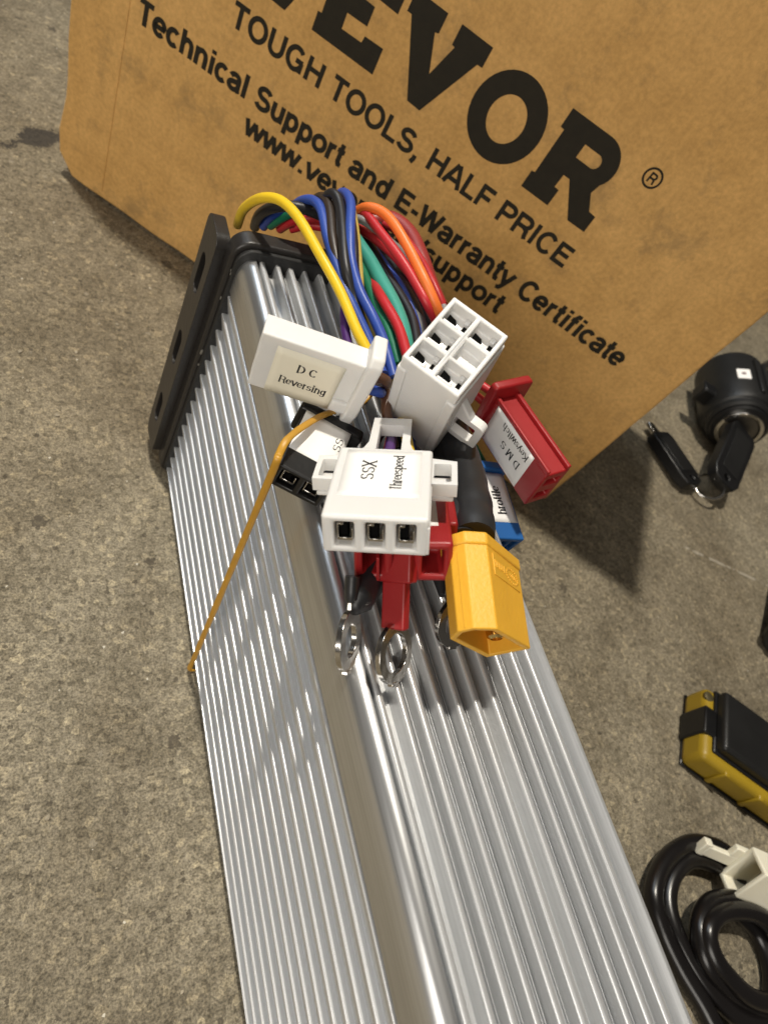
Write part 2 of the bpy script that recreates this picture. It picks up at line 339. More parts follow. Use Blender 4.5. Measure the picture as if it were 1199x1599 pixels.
# ------------------------------------------------------------------ lettering: centre-line glyphs, cap height 1
def arc(cx, cy, rx, ry, a0, a1, n=14):
    return [(cx + rx * math.cos(math.radians(a0 + (a1 - a0) * k / n)), cy + ry * math.sin(math.radians(a0 + (a1 - a0) * k / n))) for k in range(n + 1)]
q = 0.085; XH = 0.74
def bowl(cx=0.42, rx=0.27): return arc(cx, XH / 2, rx, XH / 2 - q + 0.01, 0, 360, 22)
GLY = {
 'T': (.84, [[(.04, 1 - q), (.80, 1 - q)], [(.42, 1), (.42, 0)]]),
 'O': (1.06, [arc(.53, .5, .40, .43, 0, 360, 28)]),
 'U': (.98, [[(.17, 1), (.17, .36)] + arc(.49, .37, .32, .30, 180, 360)[1:] + [(.81, 1)]]),
 'G': (1.06, [arc(.52, .5, .39, .43, 42, 330, 24), [(.56, .46), (.93, .46)], [(.86, .46), (.86, 0.02)]]),
 'H': (1.0, [[(.17, 0), (.17, 1)], [(.83, 0), (.83, 1)], [(.17, .53), (.83, .53)]]),
 'L': (.82, [[(.17, 1), (.17, 0)], [(.10, q), (.78, q)]]),
 'S': (.92, [arc(.46, .715, .30, .205, 20, 270, 16) + arc(.46, .295, .33, .215, 90, -165, 16)[1:]]),
 'A': (.98, [[(.08, 0), (.46, 1)], [(.90, 0), (.52, 1)], [(.22, .30), (.76, .30)]]),
 'F': (.84, [[(.17, 0), (.17, 1)], [(.10, 1 - q), (.80, 1 - q)], [(.17, .50), (.72, .50)]]),
 'P': (.92, [[(.17, 0), (.17, 1)], [(.10, 1 - q), (.52, 1 - q)] + arc(.54, .69, .27, .225, 90, -90)[1:] + [(.17, .465)]]),
 'R': (1.0, [[(.17, 0), (.17, 1)], [(.10, 1 - q), (.56, 1 - q)] + arc(.58, .69, .27, .225, 90, -90)[1:] + [(.17, .465)], [(.60, .46), (.78, .36), (.82, .12), (.88, 0)]]),
 'I': (.40, [[(.20, 0), (.20, 1)]]),
 'C': (1.0, [arc(.52, .5, .38, .43, 40, 320, 24)]),
 'E': (.92, [[(.17, 0), (.17, 1)], [(.10, 1 - q), (.84, 1 - q)], [(.17, .52), (.78, .52)], [(.10, q), (.86, q)]]),
 'W': (1.32, [[(.10, 1), (.38, .02)], [(.38, .02), (.66, .98)], [(.66, .98), (.94, .02)], [(.94, .02), (1.22, 1)]]),
 'D': (1.0, [[(.17, 0), (.17, 1)], [(.10, 1 - q), (.42, 1 - q)] + arc(.45, .5, .40, .415, 90, -90)[1:] + [(.10, q)]]),
 'X': (.95, [[(.08, 0), (.86, 1)], [(.08, 1), (.86, 0)]]),
 'M': (1.16, [[(.17, 0), (.17, 1)], [(.17, 1), (.58, .05)], [(.58, .05), (.99, 1)], [(.99, 0), (.99, 1)]]),
 'K': (1.0, [[(.17, 0), (.17, 1)], [(.17, .38), (.84, 1)], [(.42, .58), (.90, 0)]]),
 'e': (.78, [[(.10, .37), (.67, .37)] + arc(.385, .37, .285, .30, 0, 318, 22)[1:]]),
 'c': (.76, [arc(.39, .37, .28, .30, 45, 315, 20)]),
 'h': (.82, [[(.17, 0), (.17, 1)], [(.17, .42)] + arc(.42, .42, .24, .25, 160, 0, 10) + [(.66, 0)]]),
 'n': (.82, [[(.17, 0), (.17, XH)], [(.17, .42)] + arc(.42, .42, .24, .25, 160, 0, 10) + [(.66, 0)]]),
 'i': (.40, [[(.20, 0), (.20, XH)], [(.20, .84), (.20, 1.0)]]),
 'a': (.78, [arc(.37, .50, .25, .18, 165, 0, 10) + [(.62, .12), (.68, 0)], arc(.36, .225, .25, .16, 75, 330, 14), [(.40, .39), (.62, .44)]]),
 'l': (.40, [[(.20, 0), (.20, 1)]]),
 'u': (.82, [[(.16, XH), (.16, .32)] + arc(.40, .32, .24, .25, 180, 340, 10)[1:] , [(.65, XH), (.65, 0)]]),
 'p': (.84, [[(.17, -.27), (.17, XH)], bowl(.43, .26)]),
 'o': (.84, [arc(.42, .37, .31, .30, 0, 360, 22)]),
 'r': (.54, [[(.17, 0), (.17, XH)], [(.17, .40)] + arc(.42, .42, .25, .24, 165, 80, 7)]),
 't': (.48, [[(.23, .98), (.23, .17), (.28, .09), (.44, q)], [(.03, XH - .07), (.43, XH - .07)]]),
 'd': (.84, [[(.67, 0), (.67, 1)], bowl(.41, .26)]),
 'y': (.78, [[(.06, XH), (.38, .04)], [(.70, XH), (.38, .0), (.27, -.19), (.10, -.21)]]),
 'f': (.48, [[(.21, 0), (.21, .80), (.28, .92), (.45, .93)], [(.03, XH - .07), (.43, XH - .07)]]),
 'v': (.78, [[(.06, XH), (.39, .02)], [(.39, .02), (.72, XH)]]),
 'w': (1.08, [[(.05, XH), (.29, .02)], [(.29, .02), (.54, .72)], [(.54, .72), (.79, .02)], [(.79, .02), (1.03, XH)]]),
 'm': (1.22, [[(.17, 0), (.17, XH)], [(.17, .42)] + arc(.39, .42, .21, .25, 160, 0, 8) + [(.60, 0)], [(.60, .42)] + arc(.83, .42, .22, .25, 160, 0, 8) + [(1.05, 0)]]),
 's': (.74, [arc(.37, .53, .23, .14, 25, 270, 12) + arc(.37, .225, .26, .155, 90, -160, 12)[1:]]),
 'g': (.82, [bowl(.40, .25), [(.66, XH), (.66, -.05)] + arc(.40, -.06, .26, .17, 0, -155, 10)[1:]]),
 ',': (.40, [[(.20, .17), (.20, 0), (.12, -.20)]]), '.': (.40, [[(.20, 0), (.20, .18)]]), '-': (.48, [[(.05, .36), (.43, .36)]]),
 '/': (.42, [[(.02, -.05), (.40, 1.02)]]), ' ': (.42, []),
}
def stroke_poly(bm, pts, width, place, lift):
    n = len(pts); closed = n > 3 and abs(pts[0][0] - pts[-1][0]) < 1e-6 and abs(pts[0][1] - pts[-1][1]) < 1e-6
    L, Rr = [], []
    for i, p in enumerate(pts):
        a = pts[i - 1] if i > 0 else (pts[-2] if closed else p)
        b = pts[i + 1] if i < n - 1 else (pts[1] if closed else p)
        dx, dy = b[0] - a[0], b[1] - a[1]; d = math.hypot(dx, dy) or 1; dx /= d; dy /= d
        w = width(dx, dy) / 2
        k = 1.0
        if 0 < i < n - 1:
            e1 = (p[0] - a[0], p[1] - a[1]); l1 = math.hypot(*e1) or 1
            c = (e1[0] * dx + e1[1] * dy) / l1; k = min(1.6, 1 / max(c, 0.5))
        L.append(bm.verts.new(place(p[0] - dy * w * k, p[1] + dx * w * k, lift)))
        Rr.append(bm.verts.new(place(p[0] + dy * w * k, p[1] - dx * w * k, lift)))
    for i in range(n - 1): bm.faces.new((L[i], Rr[i], Rr[i + 1], L[i + 1]))

def text_width(s, track=0.0): return sum(GLY[ch][0] + track for ch in s)
def lettering(s, place, x0, y0, size, width=None, serif=False, weight=None, track=0.0, bm=None):
    """glyph strokes laid out from x0 along the line; place(x, y, lift) maps to 3-D; width stretches the line to fit"""
    bm = bm or bmesh.new(); k = size if width is None else width / text_width(s, track)
    x = 0.0; lift = 0
    wgt = weight or (0.10 if serif else 0.185)
    for ch in s:
        adv, strokes = GLY[ch]
        for st in strokes:
            pts = [(x0 + (x + a) * k, y0 + b * size) for a, b in st]
            if serif: wf = lambda dx, dy: size * (0.045 + wgt * abs(dy))
            else: wf = lambda dx, dy: size * wgt
            stroke_poly(bm, pts, wf, place, lift % 5 * 0.004); lift += 1
            if serif:
                for e, nb in ((st[0], st[1]), (st[-1], st[-2])):
                    if abs(e[1] - nb[1]) > 0.7 * abs(e[0] - nb[0]) and min(abs(e[1] - h) for h in (0, 1, XH, -.27)) < 0.03:
                        stroke_poly(bm, [(x0 + (x + e[0] - .15) * k, y0 + e[1] * size), (x0 + (x + e[0] + .15) * k, y0 + e[1] * size)], lambda dx, dy: size * 0.055, place, 0.02)
        x += adv + track
    return bm

# poses (rotation columns, origin and size in mm) and centre lines of wires and cables (radius, colour, points in mm)
POSE = {
    'xt': {'R': [[-0.85451, 0.4737, 0.21313], [0.1395, -0.18595, 0.97261], [0.50035, 0.86083, 0.09282]], 'o': [22.787, -99.757, 90.635], 'D': [15.36, 7.68, 15.24]},
    'dc': {'R': [[0.93081, 0.12562, 0.34323], [-0.35455, 0.0823, 0.93141], [0.08875, -0.98866, 0.12114]], 'o': [-10.199, -47.716, 104.795], 'D': [17.5, 13.27, 3.74]},
    'six': {'R': [[0.65762, 0.63783, 0.40088], [0.60337, -0.76456, 0.22669], [0.45109, 0.0928, -0.88764]], 'o': [8.949, -56.072, 112.102], 'D': [14.5, 11.14, 25.56]},
    'ssx': {'R': [[0.8113, 0.49652, -0.30863], [-0.33984, 0.83009, 0.4421], [0.4757, -0.25379, 0.8422]], 'o': [-6.513, -83.877, 99.442], 'D': [14.7, 18.76, 6.41]},
    'blk': {'R': [[0.84773, 0.53043, -0.0], [-0.53043, 0.84773, 0.0], [0.0, 0.0, 1.0]], 'o': [-6.349, -63.571, 86.327], 'D': [9.6, 14.5, 5.6]},
    'key': {'R': [[0.16374, 0.21953, 0.96177], [-0.98443, -0.02674, 0.17371], [0.06385, -0.97524, 0.21173]], 'o': [44.163, -47.277, 96.917], 'D': [20.5, 11.64, 6.23]},
    'blue': {'R': [[-0.06636, 0.9977, -0.01407], [-0.997, -0.06687, -0.03899], [-0.03984, 0.01144, 0.99914]], 'o': [44.309, -55.732, 76.451], 'D': [17.0, 8.5, 6.0]},
    'red': {'R': [[0.85644, 0.42377, -0.29484], [-0.26946, 0.8541, 0.44487], [0.44034, -0.30156, 0.84567]], 'o': [1.934, -85.133, 91.444], 'D': [15.0, 14.0, 7.5]},
    'cream': {'R': [[0.50817, 0.16007, 0.84625], [0.77794, 0.3363, -0.53076], [-0.36956, 0.92805, 0.04638]], 'o': [121.013, -158.965, 35.62], 'D': [8.0, 13.5, 16.0]},
}
PATHS = {
    'yellow': (1.06, 'yellow', [(3.76, 14.75, 80.0), (2.23, 9.86, 88.0), (2.59, 3.82, 95.0), (4.29, -1.59, 99.0), (6.16, -9.58, 101.0), (8.44, -18.74, 101.0), (10.87, -27.21, 100.0), (11.7, -37.24, 100.0), (11.73, -45.22, 101.0), (11.91, -50.35, 101.0)]),
    'blueA': (1.05, 'blue', [(16.33, 18.43, 82.0), (13.04, 11.4, 90.0), (12.05, 5.19, 96.0), (12.78, 1.62, 99.0), (13.21, -2.96, 100.0), (13.12, -10.91, 99.0), (13.63, -20.21, 98.0), (15.36, -27.84, 97.0), (16.08, -36.4, 97.0), (16.64, -45.34, 97.0)]),
    'blueB': (1.05, 'blue', [(23.03, 11.44, 92.0), (18.71, 3.97, 100.0), (18.29, 0.98, 103.0), (17.85, -3.99, 104.0), (16.28, -11.85, 103.0), (15.54, -18.4, 101.0), (16.66, -24.58, 99.0), (18.41, -30.84, 98.0), (18.8, -37.68, 98.0), (18.93, -45.79, 97.0)]),
    'pale': (0.77, 'pale_yellow', [(23.61, 3.69, 98.0), (21.95, -5.64, 98.0), (20.15, -15.24, 97.0), (18.85, -24.1, 96.0), (18.72, -33.17, 96.0), (19.49, -40.72, 96.0), (19.74, -47.2, 96.0)]),
    'teal': (1.58, 'teal', [(25.82, 8.96, 92.0), (24.93, -0.73, 94.0), (25.79, -8.14, 95.0), (25.88, -16.46, 96.0), (25.95, -25.68, 97.0), (25.35, -34.58, 97.0), (23.72, -44.2, 96.0)]),
    'green': (1.05, 'green', [(25.96, 4.03, 91.0), (24.52, -6.16, 93.0), (23.82, -14.79, 94.0), (22.97, -23.92, 95.0), (22.56, -32.03, 96.0), (22.04, -41.13, 96.0)]),
    'redin': (1.09, 'red', [(26.59, -6.5, 92.0), (25.42, -14.34, 94.0), (23.02, -24.1, 97.5), (23.34, -33.46, 98.5), (22.28, -42.51, 99.0)]),
    'black1': (1.7, 'black', [(32.05, 15.08, 90.0), (33.04, 4.49, 92.0), (33.54, -9.42, 93.5), (33.97, -20.23, 94.0), (33.68, -29.06, 93.0), (30.85, -41.38, 92.0)]),
    'black2': (1.62, 'black', [(36.47, 14.24, 90.0), (37.94, 1.46, 92.0), (39.39, -11.55, 93.0), (39.41, -21.98, 93.0), (37.47, -33.1, 92.0)]),
    'redA': (1.05, 'red', [(26.62, 8.08, 92.0), (28.22, 1.16, 95.0), (30.89, -6.36, 97.0), (35.59, -12.74, 96.0), (38.68, -17.7, 95.0), (40.67, -22.72, 94.0)]),
    'orange': (1.18, 'orange', [(24.65, 4.51, 97.0), (25.96, 3.07, 100.0), (28.33, 0.64, 101.5), (30.15, -3.95, 102.0), (32.71, -11.64, 101.0), (34.38, -19.2, 100.0), (37.72, -24.08, 97.0), (44.33, -23.0, 91.0)]),
    'redB': (1.09, 'red', [(25.48, 6.55, 95.0), (25.91, 3.24, 98.5), (27.65, -3.83, 99.5), (30.57, -11.99, 99.5), (33.23, -18.25, 98.5), (34.97, -22.69, 97.5), (39.22, -24.63, 94.0), (42.93, -26.35, 90.0)]),
    'redC': (2.3, 'dark_red', [(35.66, 14.69, 90.0), (40.65, 14.43, 92.0), (43.3, 8.91, 93.0), (43.64, 0.43, 93.0), (44.06, -6.97, 92.0), (44.07, -16.14, 92.0)]),
    'gray': (0.89, 'grey', [(24.03, 4.23, 96.0), (25.83, 0.95, 98.0), (30.75, -1.37, 97.0), (37.72, -5.12, 95.0), (42.08, -18.31, 95.0), (41.12, -23.63, 95.0)]),
    'blackarc': (1.21, 'black', [(8.98, 16.96, 79.0), (6.45, 11.19, 86.0), (6.56, 6.2, 92.0), (8.74, 3.69, 95.0), (12.68, 2.58, 96.0), (19.45, 2.71, 95.0)]),
    'bluearc': (1.05, 'blue', [(9.36, 13.74, 82.0), (8.95, 9.73, 88.0), (11.28, 8.7, 91.0), (15.01, 7.48, 93.0), (19.34, 5.27, 93.0)]),
    'greenarc': (0.98, 'green', [(10.18, 11.48, 84.0), (10.68, 8.39, 89.0), (12.92, 7.1, 92.0), (17.26, 6.75, 93.0), (20.84, 4.69, 93.0)]),
    'redarc1': (1.05, 'red', [(12.43, 11.35, 84.0), (12.9, 7.63, 89.0), (15.03, 5.87, 92.0), (19.34, 5.27, 93.0), (24.81, 3.85, 93.0)]),
    'redarc2': (1.05, 'red', [(14.07, 9.39, 86.0), (16.98, 7.75, 89.0), (20.23, 5.45, 91.0), (24.08, 2.59, 92.0)]),
    'brownA': (1.09, 'dark_brown', [(17.41, 10.14, 91.0), (14.92, 5.2, 97.0), (14.96, 2.22, 100.0), (14.5, -2.75, 101.0), (13.55, -11.02, 100.0), (14.18, -18.15, 98.0), (15.62, -24.9, 96.0), (16.56, -32.63, 95.0)]),
    'blackB': (1.09, 'black', [(17.48, 5.77, 95.0), (15.02, 1.09, 101.0), (15.22, -0.73, 103.0), (15.75, -3.89, 103.0), (14.9, -12.06, 102.0), (14.27, -20.44, 100.0), (15.91, -25.9, 97.0), (17.27, -34.23, 95.0)]),
    'blackC': (1.21, 'black', [(28.27, 6.92, 93.0), (29.11, 0.8, 93.0), (30.17, -10.95, 94.0), (31.28, -23.89, 95.0), (29.89, -33.58, 95.0)]),
    'brownB': (0.98, 'brown', [(19.17, -30.12, 93.0), (18.17, -40.03, 95.0), (15.79, -49.37, 97.0), (15.35, -54.65, 96.0), (17.05, -59.56, 93.0)]),
    'purple': (0.98, 'purple', [(21.5, -12.06, 91.0), (16.89, -23.16, 92.0), (14.93, -30.89, 92.0), (14.4, -37.06, 92.0)]),
    'yellowB': (0.95, 'pale_yellow', [(20.42, -15.39, 91.0), (19.29, -23.92, 92.0), (19.61, -32.72, 93.0), (20.06, -41.32, 94.0), (21.42, -47.69, 94.0)]),
    'blackD': (0.9, 'black', [(23.41, 11.59, 92.0), (20.59, 5.89, 98.0), (20.02, 2.25, 101.0), (19.9, -2.79, 101.0), (18.29, -12.42, 100.0), (17.83, -19.01, 98.0), (19.78, -24.68, 95.0), (22.12, -29.51, 93.0)]),
    'blueC': (1.0, 'blue', [(28.42, 7.44, 93.0), (29.26, 1.3, 93.0), (31.1, -8.56, 94.0), (32.74, -17.43, 94.5), (33.03, -25.38, 94.0), (31.19, -35.1, 93.0)]),
    'redD': (0.9, 'red', [(36.56, 10.4, 93.0), (38.72, 4.33, 95.0), (40.21, -4.2, 96.0), (40.38, -13.03, 96.5), (42.22, -18.9, 95.0), (45.3, -21.73, 92.0)]),
    'greyB': (0.9, 'grey', [(15.38, 7.36, 92.0), (14.83, 2.05, 98.0), (16.13, 0.74, 100.0), (16.05, -4.64, 100.5), (15.07, -12.86, 99.5), (15.64, -19.06, 97.5), (17.49, -25.22, 95.0), (18.7, -32.09, 94.0)]),
    'cab1': (3.6, 'black_cable', [(33.94, -41.85, 91.0), (31.7, -55.41, 93.0), (29.47, -64.62, 95.0), (25.33, -74.72, 97.5), (21.8, -81.91, 99.0)]),
    'cab2': (2.6, 'black_cable', [(29.48, -46.74, 90.0), (29.75, -57.23, 91.0), (25.91, -68.4, 94.0), (21.9, -77.02, 97.0), (20.2, -81.56, 98.0)]),
    'ringw1': (2.9, 'black_cable', [(20.78, -70.3, 88.0), (12.83, -78.31, 89.5), (7.5, -83.08, 90.5), (3.16, -86.89, 91.2), (0.6, -89.92, 91.2)]),
    'ringw2': (1.9, 'black_cable', [(20.06, -69.84, 89.5), (14.43, -77.29, 91.0), (10.81, -82.85, 92.5)]),
    'ringw3': (1.9, 'black_cable', [(25.81, -70.88, 89.0), (21.06, -81.74, 89.5), (18.64, -87.98, 90.0)]),
    'bandtop': (0.7, 'band', [(24.02, -43.33, 96.0), (18.98, -44.29, 94.0), (13.47, -48.08, 91.0), (5.39, -52.08, 92.2), (-0.98, -57.07, 94.5), (-5.48, -61.14, 95.5), (-7.05, -63.44, 94.5), (-7.59, -64.98, 92.0)]),
    'coil1': (2.85, 'cable', [(166.77, -157.96, 8.0), (160.58, -151.76, 7.0), (150.4, -148.33, 6.0), (137.15, -150.09, 5.5), (127.34, -156.48, 5.0), (126.27, -165.59, 4.0), (128.26, -176.11, 3.0), (130.92, -185.74, 3.0), (132.76, -194.83, 3.0), (137.68, -205.5, 3.0)]),
    'coil2': (2.85, 'cable', [(168.14, -163.95, 6.0), (160.46, -157.38, 5.0), (149.96, -152.74, 5.0), (140.35, -154.48, 4.0), (134.17, -160.0, 3.0), (131.92, -168.07, 3.0), (133.55, -178.59, 3.0), (137.72, -187.2, 3.0), (145.48, -195.36, 3.0), (162.3, -201.91, 3.0)]),
    'coil3': (2.85, 'cable', [(175.66, -178.35, 6.0), (161.01, -168.37, 8.0), (147.28, -164.53, 8.0), (137.51, -168.2, 8.0), (135.17, -176.65, 7.0), (140.99, -185.82, 5.0), (151.88, -194.29, 4.0), (162.94, -199.64, 4.0)]),
    'coil4': (2.85, 'cable', [(171.87, -182.79, 9.0), (161.62, -172.3, 10.0), (147.8, -167.81, 10.0), (138.37, -169.39, 10.0), (136.6, -175.48, 9.0), (140.55, -183.21, 8.0), (148.53, -190.97, 7.0), (165.14, -197.83, 6.0)]),
    'coil5': (2.85, 'cable', [(160.8, -171.19, 4.0), (166.87, -178.41, 3.0), (166.69, -186.43, 3.0), (161.62, -193.43, 3.0), (151.47, -198.2, 3.0)]),
    'lockcord': (2.0, 'cable', [(375.25, 76.57, 18.0), (419.52, 95.6, 14.0), (475.81, 119.92, 8.0), (551.22, 151.41, 4.0)]),
}


# ------------------------------------------------------------------ the floor
def floor():
    bm = bmesh.new()
    vs = [bm.verts.new(p) for p in ((-9000, -7000, 0), (11000, -7000, 0), (11000, 11000, 0), (-9000, 11000, 0))]
    bm.faces.new(vs)
    o = obj('floor', bm, CONC); o['kind'] = 'structure'
    o['label'] = 'speckled brown grey concrete floor'
floor()

def grit():
    rnd = random.Random(21); bm = bmesh.new()
    for k in range(170):
        x, y = (rnd.uniform(-95, -6), rnd.uniform(-150, 170)) if k < 95 else (rnd.uniform(50, 300), rnd.uniform(-190, 0))
        rr = rnd.choice((0.25, 0.3, 0.4, 0.55)) * rnd.uniform(0.8, 1.3)
        vs = bmesh.ops.create_icosphere(bm, subdivisions=1, radius=rr, matrix=Matrix.Translation((x, y, rr * 0.45)) @ Matrix.Rotation(rnd.uniform(0, 6), 4, 'Z') @ Matrix.Diagonal((1.3, 0.9, 0.65, 1)))['verts']
        for vv in vs: vv.co += Vector((rnd.uniform(-1, 1), rnd.uniform(-1, 1), 0)) * rr * 0.25
    o = obj('sand_grit', bm, mat('loose_grit', (0.30, 0.26, 0.19), 0.8, var=(60, 0.6)))
    o['kind'] = 'stuff'; o['label'] = 'loose sand grit scattered on the concrete floor'
grit()

# ------------------------------------------------------------------ carton
BL = Vector((-24.6, 140.6, 0)); BD = Vector((0.7623, -0.6472, 0)).normalized(); BN = Vector((-0.6472, -0.7623, 0)).normalized()
BWID, BHGT, BDEP = 237.8, 166.0, 104.0
def carton():
    mw = Matrix.Identity(4)
    for i in range(3):
        mw[i][0], mw[i][1], mw[i][2], mw[i][3] = BD[i], -BN[i], (0, 0, 1)[i], BL[i] * MM
    t = thing('cardboard_box', 'brown cardboard box with black printing standing behind the finned metal case', 'box', mw=mw)
    # local frame: x along the front, y back into the box, z up
    rnd = random.Random(3)
    pts = []
    for k in range(40):                                   # ragged, slightly crushed lower edge with a rounded left corner
        x = BWID * k / 39
        e = 0.6 * noise.noise(Vector((x * 0.06, 2.2, 0))) + 0.35 * noise.noise(Vector((x * 0.3, 5, 0)))
        if x < 9: e += 7.5 * (1 - math.sqrt(max(0, 1 - ((9 - x) / 9) ** 2)))
        if x > BWID - 5: e += 4 * (1 - math.sqrt(max(0, 1 - ((x - BWID + 5) / 5) ** 2)))
        pts.append((x, max(0.2, 0.8 + e)))
    for k in range(1, 25):
        z = 10 + (BHGT - 10) * k / 24; pts.append((BWID + 0.6 * noise.noise(Vector((z * 0.05, 9, 1))), z))
    for k in range(24, 0, -1):
        z = 10 + (BHGT - 10) * k / 24; pts.append((0.0 + 1.0 * noise.noise(Vector((z * 0.05, 4, 1))) + 1.6 * math.exp(-((z - 40) / 22) ** 2) - 1.2, z))
    bm = bmesh.new(); prism(bm, pts, 0, 3.5, 'Y')
    obj('front_panel', bm, CARD, t, bevel=(1.0, 3))
    obj('back_panel', boxm(((1, BDEP - 3.5, 1), (BWID - 1, BDEP, BHGT))), CARD, t, bevel=(1, 2))
    for x in (0.6, BWID - 4.2):
        obj('side_panel', boxm(((x, 3.7, 1.5), (x + 3.5, BDEP - 3.7, BHGT))), CARD, t, bevel=(0.8, 2))
    obj('top_panel', boxm(((0.5, 0.5, BHGT + 0.1), (BWID - 0.5, BDEP - 0.5, BHGT + 3.5))), CARD, t, bevel=(1, 2))
    obj('bottom_panel', boxm(((4.5, 3.8, 0.4), (BWID - 4.6, BDEP - 3.8, 3.8))), CARD, t, bevel=(0.8, 2))
    # crease line a couple of centimetres in from the left edge: a shallow score made of a thin raised lip
    bm = bmesh.new(); prism(bm, [(19.2, 4), (19.9, 4), (20.2, 110), (20.0, BHGT - 5), (19.5, BHGT - 5), (19.6, 110)], -0.22, 0.3, 'Y')
    obj('score_line', bm, CARD, t, bevel=(0.18, 2))
    k = 0.0135
    def place(x, y, lift): return (x, -0.12 - lift * 0.3, y + k * x)
    for s, x0, x1, y0, size, wgt in (('TOUGH TOOLS, HALF PRICE', 52.6, 180.2, 84.25, 6.9, 0.205), ('Technical Support and E-Warranty Certificate', 23.0, 217.2, 67.75, 7.25, 0.215),
                                   ('www.vevor.com/support', 66.3, 172.2, 57.9, 7.25, 0.215)):
        obj('printed_lettering', lettering(s, place, x0, y0, size, width=x1 - x0, weight=wgt), INK, t)
    # the big slab-serif brand word, letter by letter
    def letter(poly, holes=()):
        bm = holed_plate(poly, [list(h) for h in holes], 0.0, 0.16)
        for v in bm.verts: v.co = (v.co.x, -v.co.z - 0.02, v.co.y + k * v.co.x)
        bmesh.ops.recalc_face_normals(bm, faces=bm.faces)
        return obj('printed_letter', bm, INK, t)
    V = [(100.5, 115.7), (102.0, 115.7), (111.2, 97.0), (115.8, 96.8), (124.5, 115.6), (126.1, 115.6), (126.1, 121.1), (115.7, 121.1), (115.7, 115.7), (116.7, 115.6), (113.6, 106.3), (109.9, 115.6), (111.0, 115.9), (111.0, 121.1), (100.5, 121.1)]
    E = [(77.0, 97.0), (98.6, 97.0), (98.5, 104.3), (92.3, 104.1), (92.0, 102.2), (85.2, 102.0), (85.1, 106.3), (91.8, 106.5), (91.8, 111.6), (85.1, 111.8), (85.1, 116.0), (92.0, 115.9), (92.2, 113.8), (98.5, 113.6), (98.6, 121.1), (77.0, 121.1), (77.0, 115.9), (78.2, 115.8), (78.2, 102.2), (77.0, 102.1)]
    letter(E); letter(V); letter([(x - 48.2, y) for x, y in V]);
    ov = lambda cx, cy, rx, ry: [(cx + rx * math.cos(2 * math.pi * j / 40), cy + ry * math.sin(2 * math.pi * j / 40)) for j in range(40)]
    letter(ov(139.4, 109.1, 11.6, 12.3), [ov(139.4, 108.9, 5.75, 6.6)])
    Rp = [(153.8, 96.9), (163.9, 96.9), (163.9, 102.2), (162.3, 102.3), (162.4, 106.4), (164.6, 106.4), (171.6, 96.9), (177.9, 97.0), (177.8, 102.3), (175.3, 102.5), (172.2, 106.9)]
    Rp += [(167.2 + 7.2 * math.cos(a), 114.3 + 7.2 * math.sin(a)) for a in [math.radians(-38 + 128 * j / 12) for j in range(13)]]
    Rp += [(153.6, 121.3), (153.6, 115.9), (154.9, 115.8), (154.9, 102.3), (153.8, 102.1)]
    Rh = [(162.3, 112.0), (167.0, 112.0)] + [(167.3 + 2.1 * math.cos(a), 114.05 + 2.1 * math.sin(a)) for a in [math.radians(-80 + 160 * j / 8) for j in range(9)]] + [(167.0, 116.1), (162.3, 116.1)]
    letter(Rp, [Rh])
    bm = bmesh.new()
    stroke_poly(bm, ov(183.6, 119.5, 2.6, 2.6) + [(186.2, 119.5)], lambda a, b: 0.62, place, 0)
    lettering('R', place, 182.35, 118.0, 2.9, width=2.6, weight=0.19, bm=bm)
    obj('registered_mark', bm, INK, t)
carton()

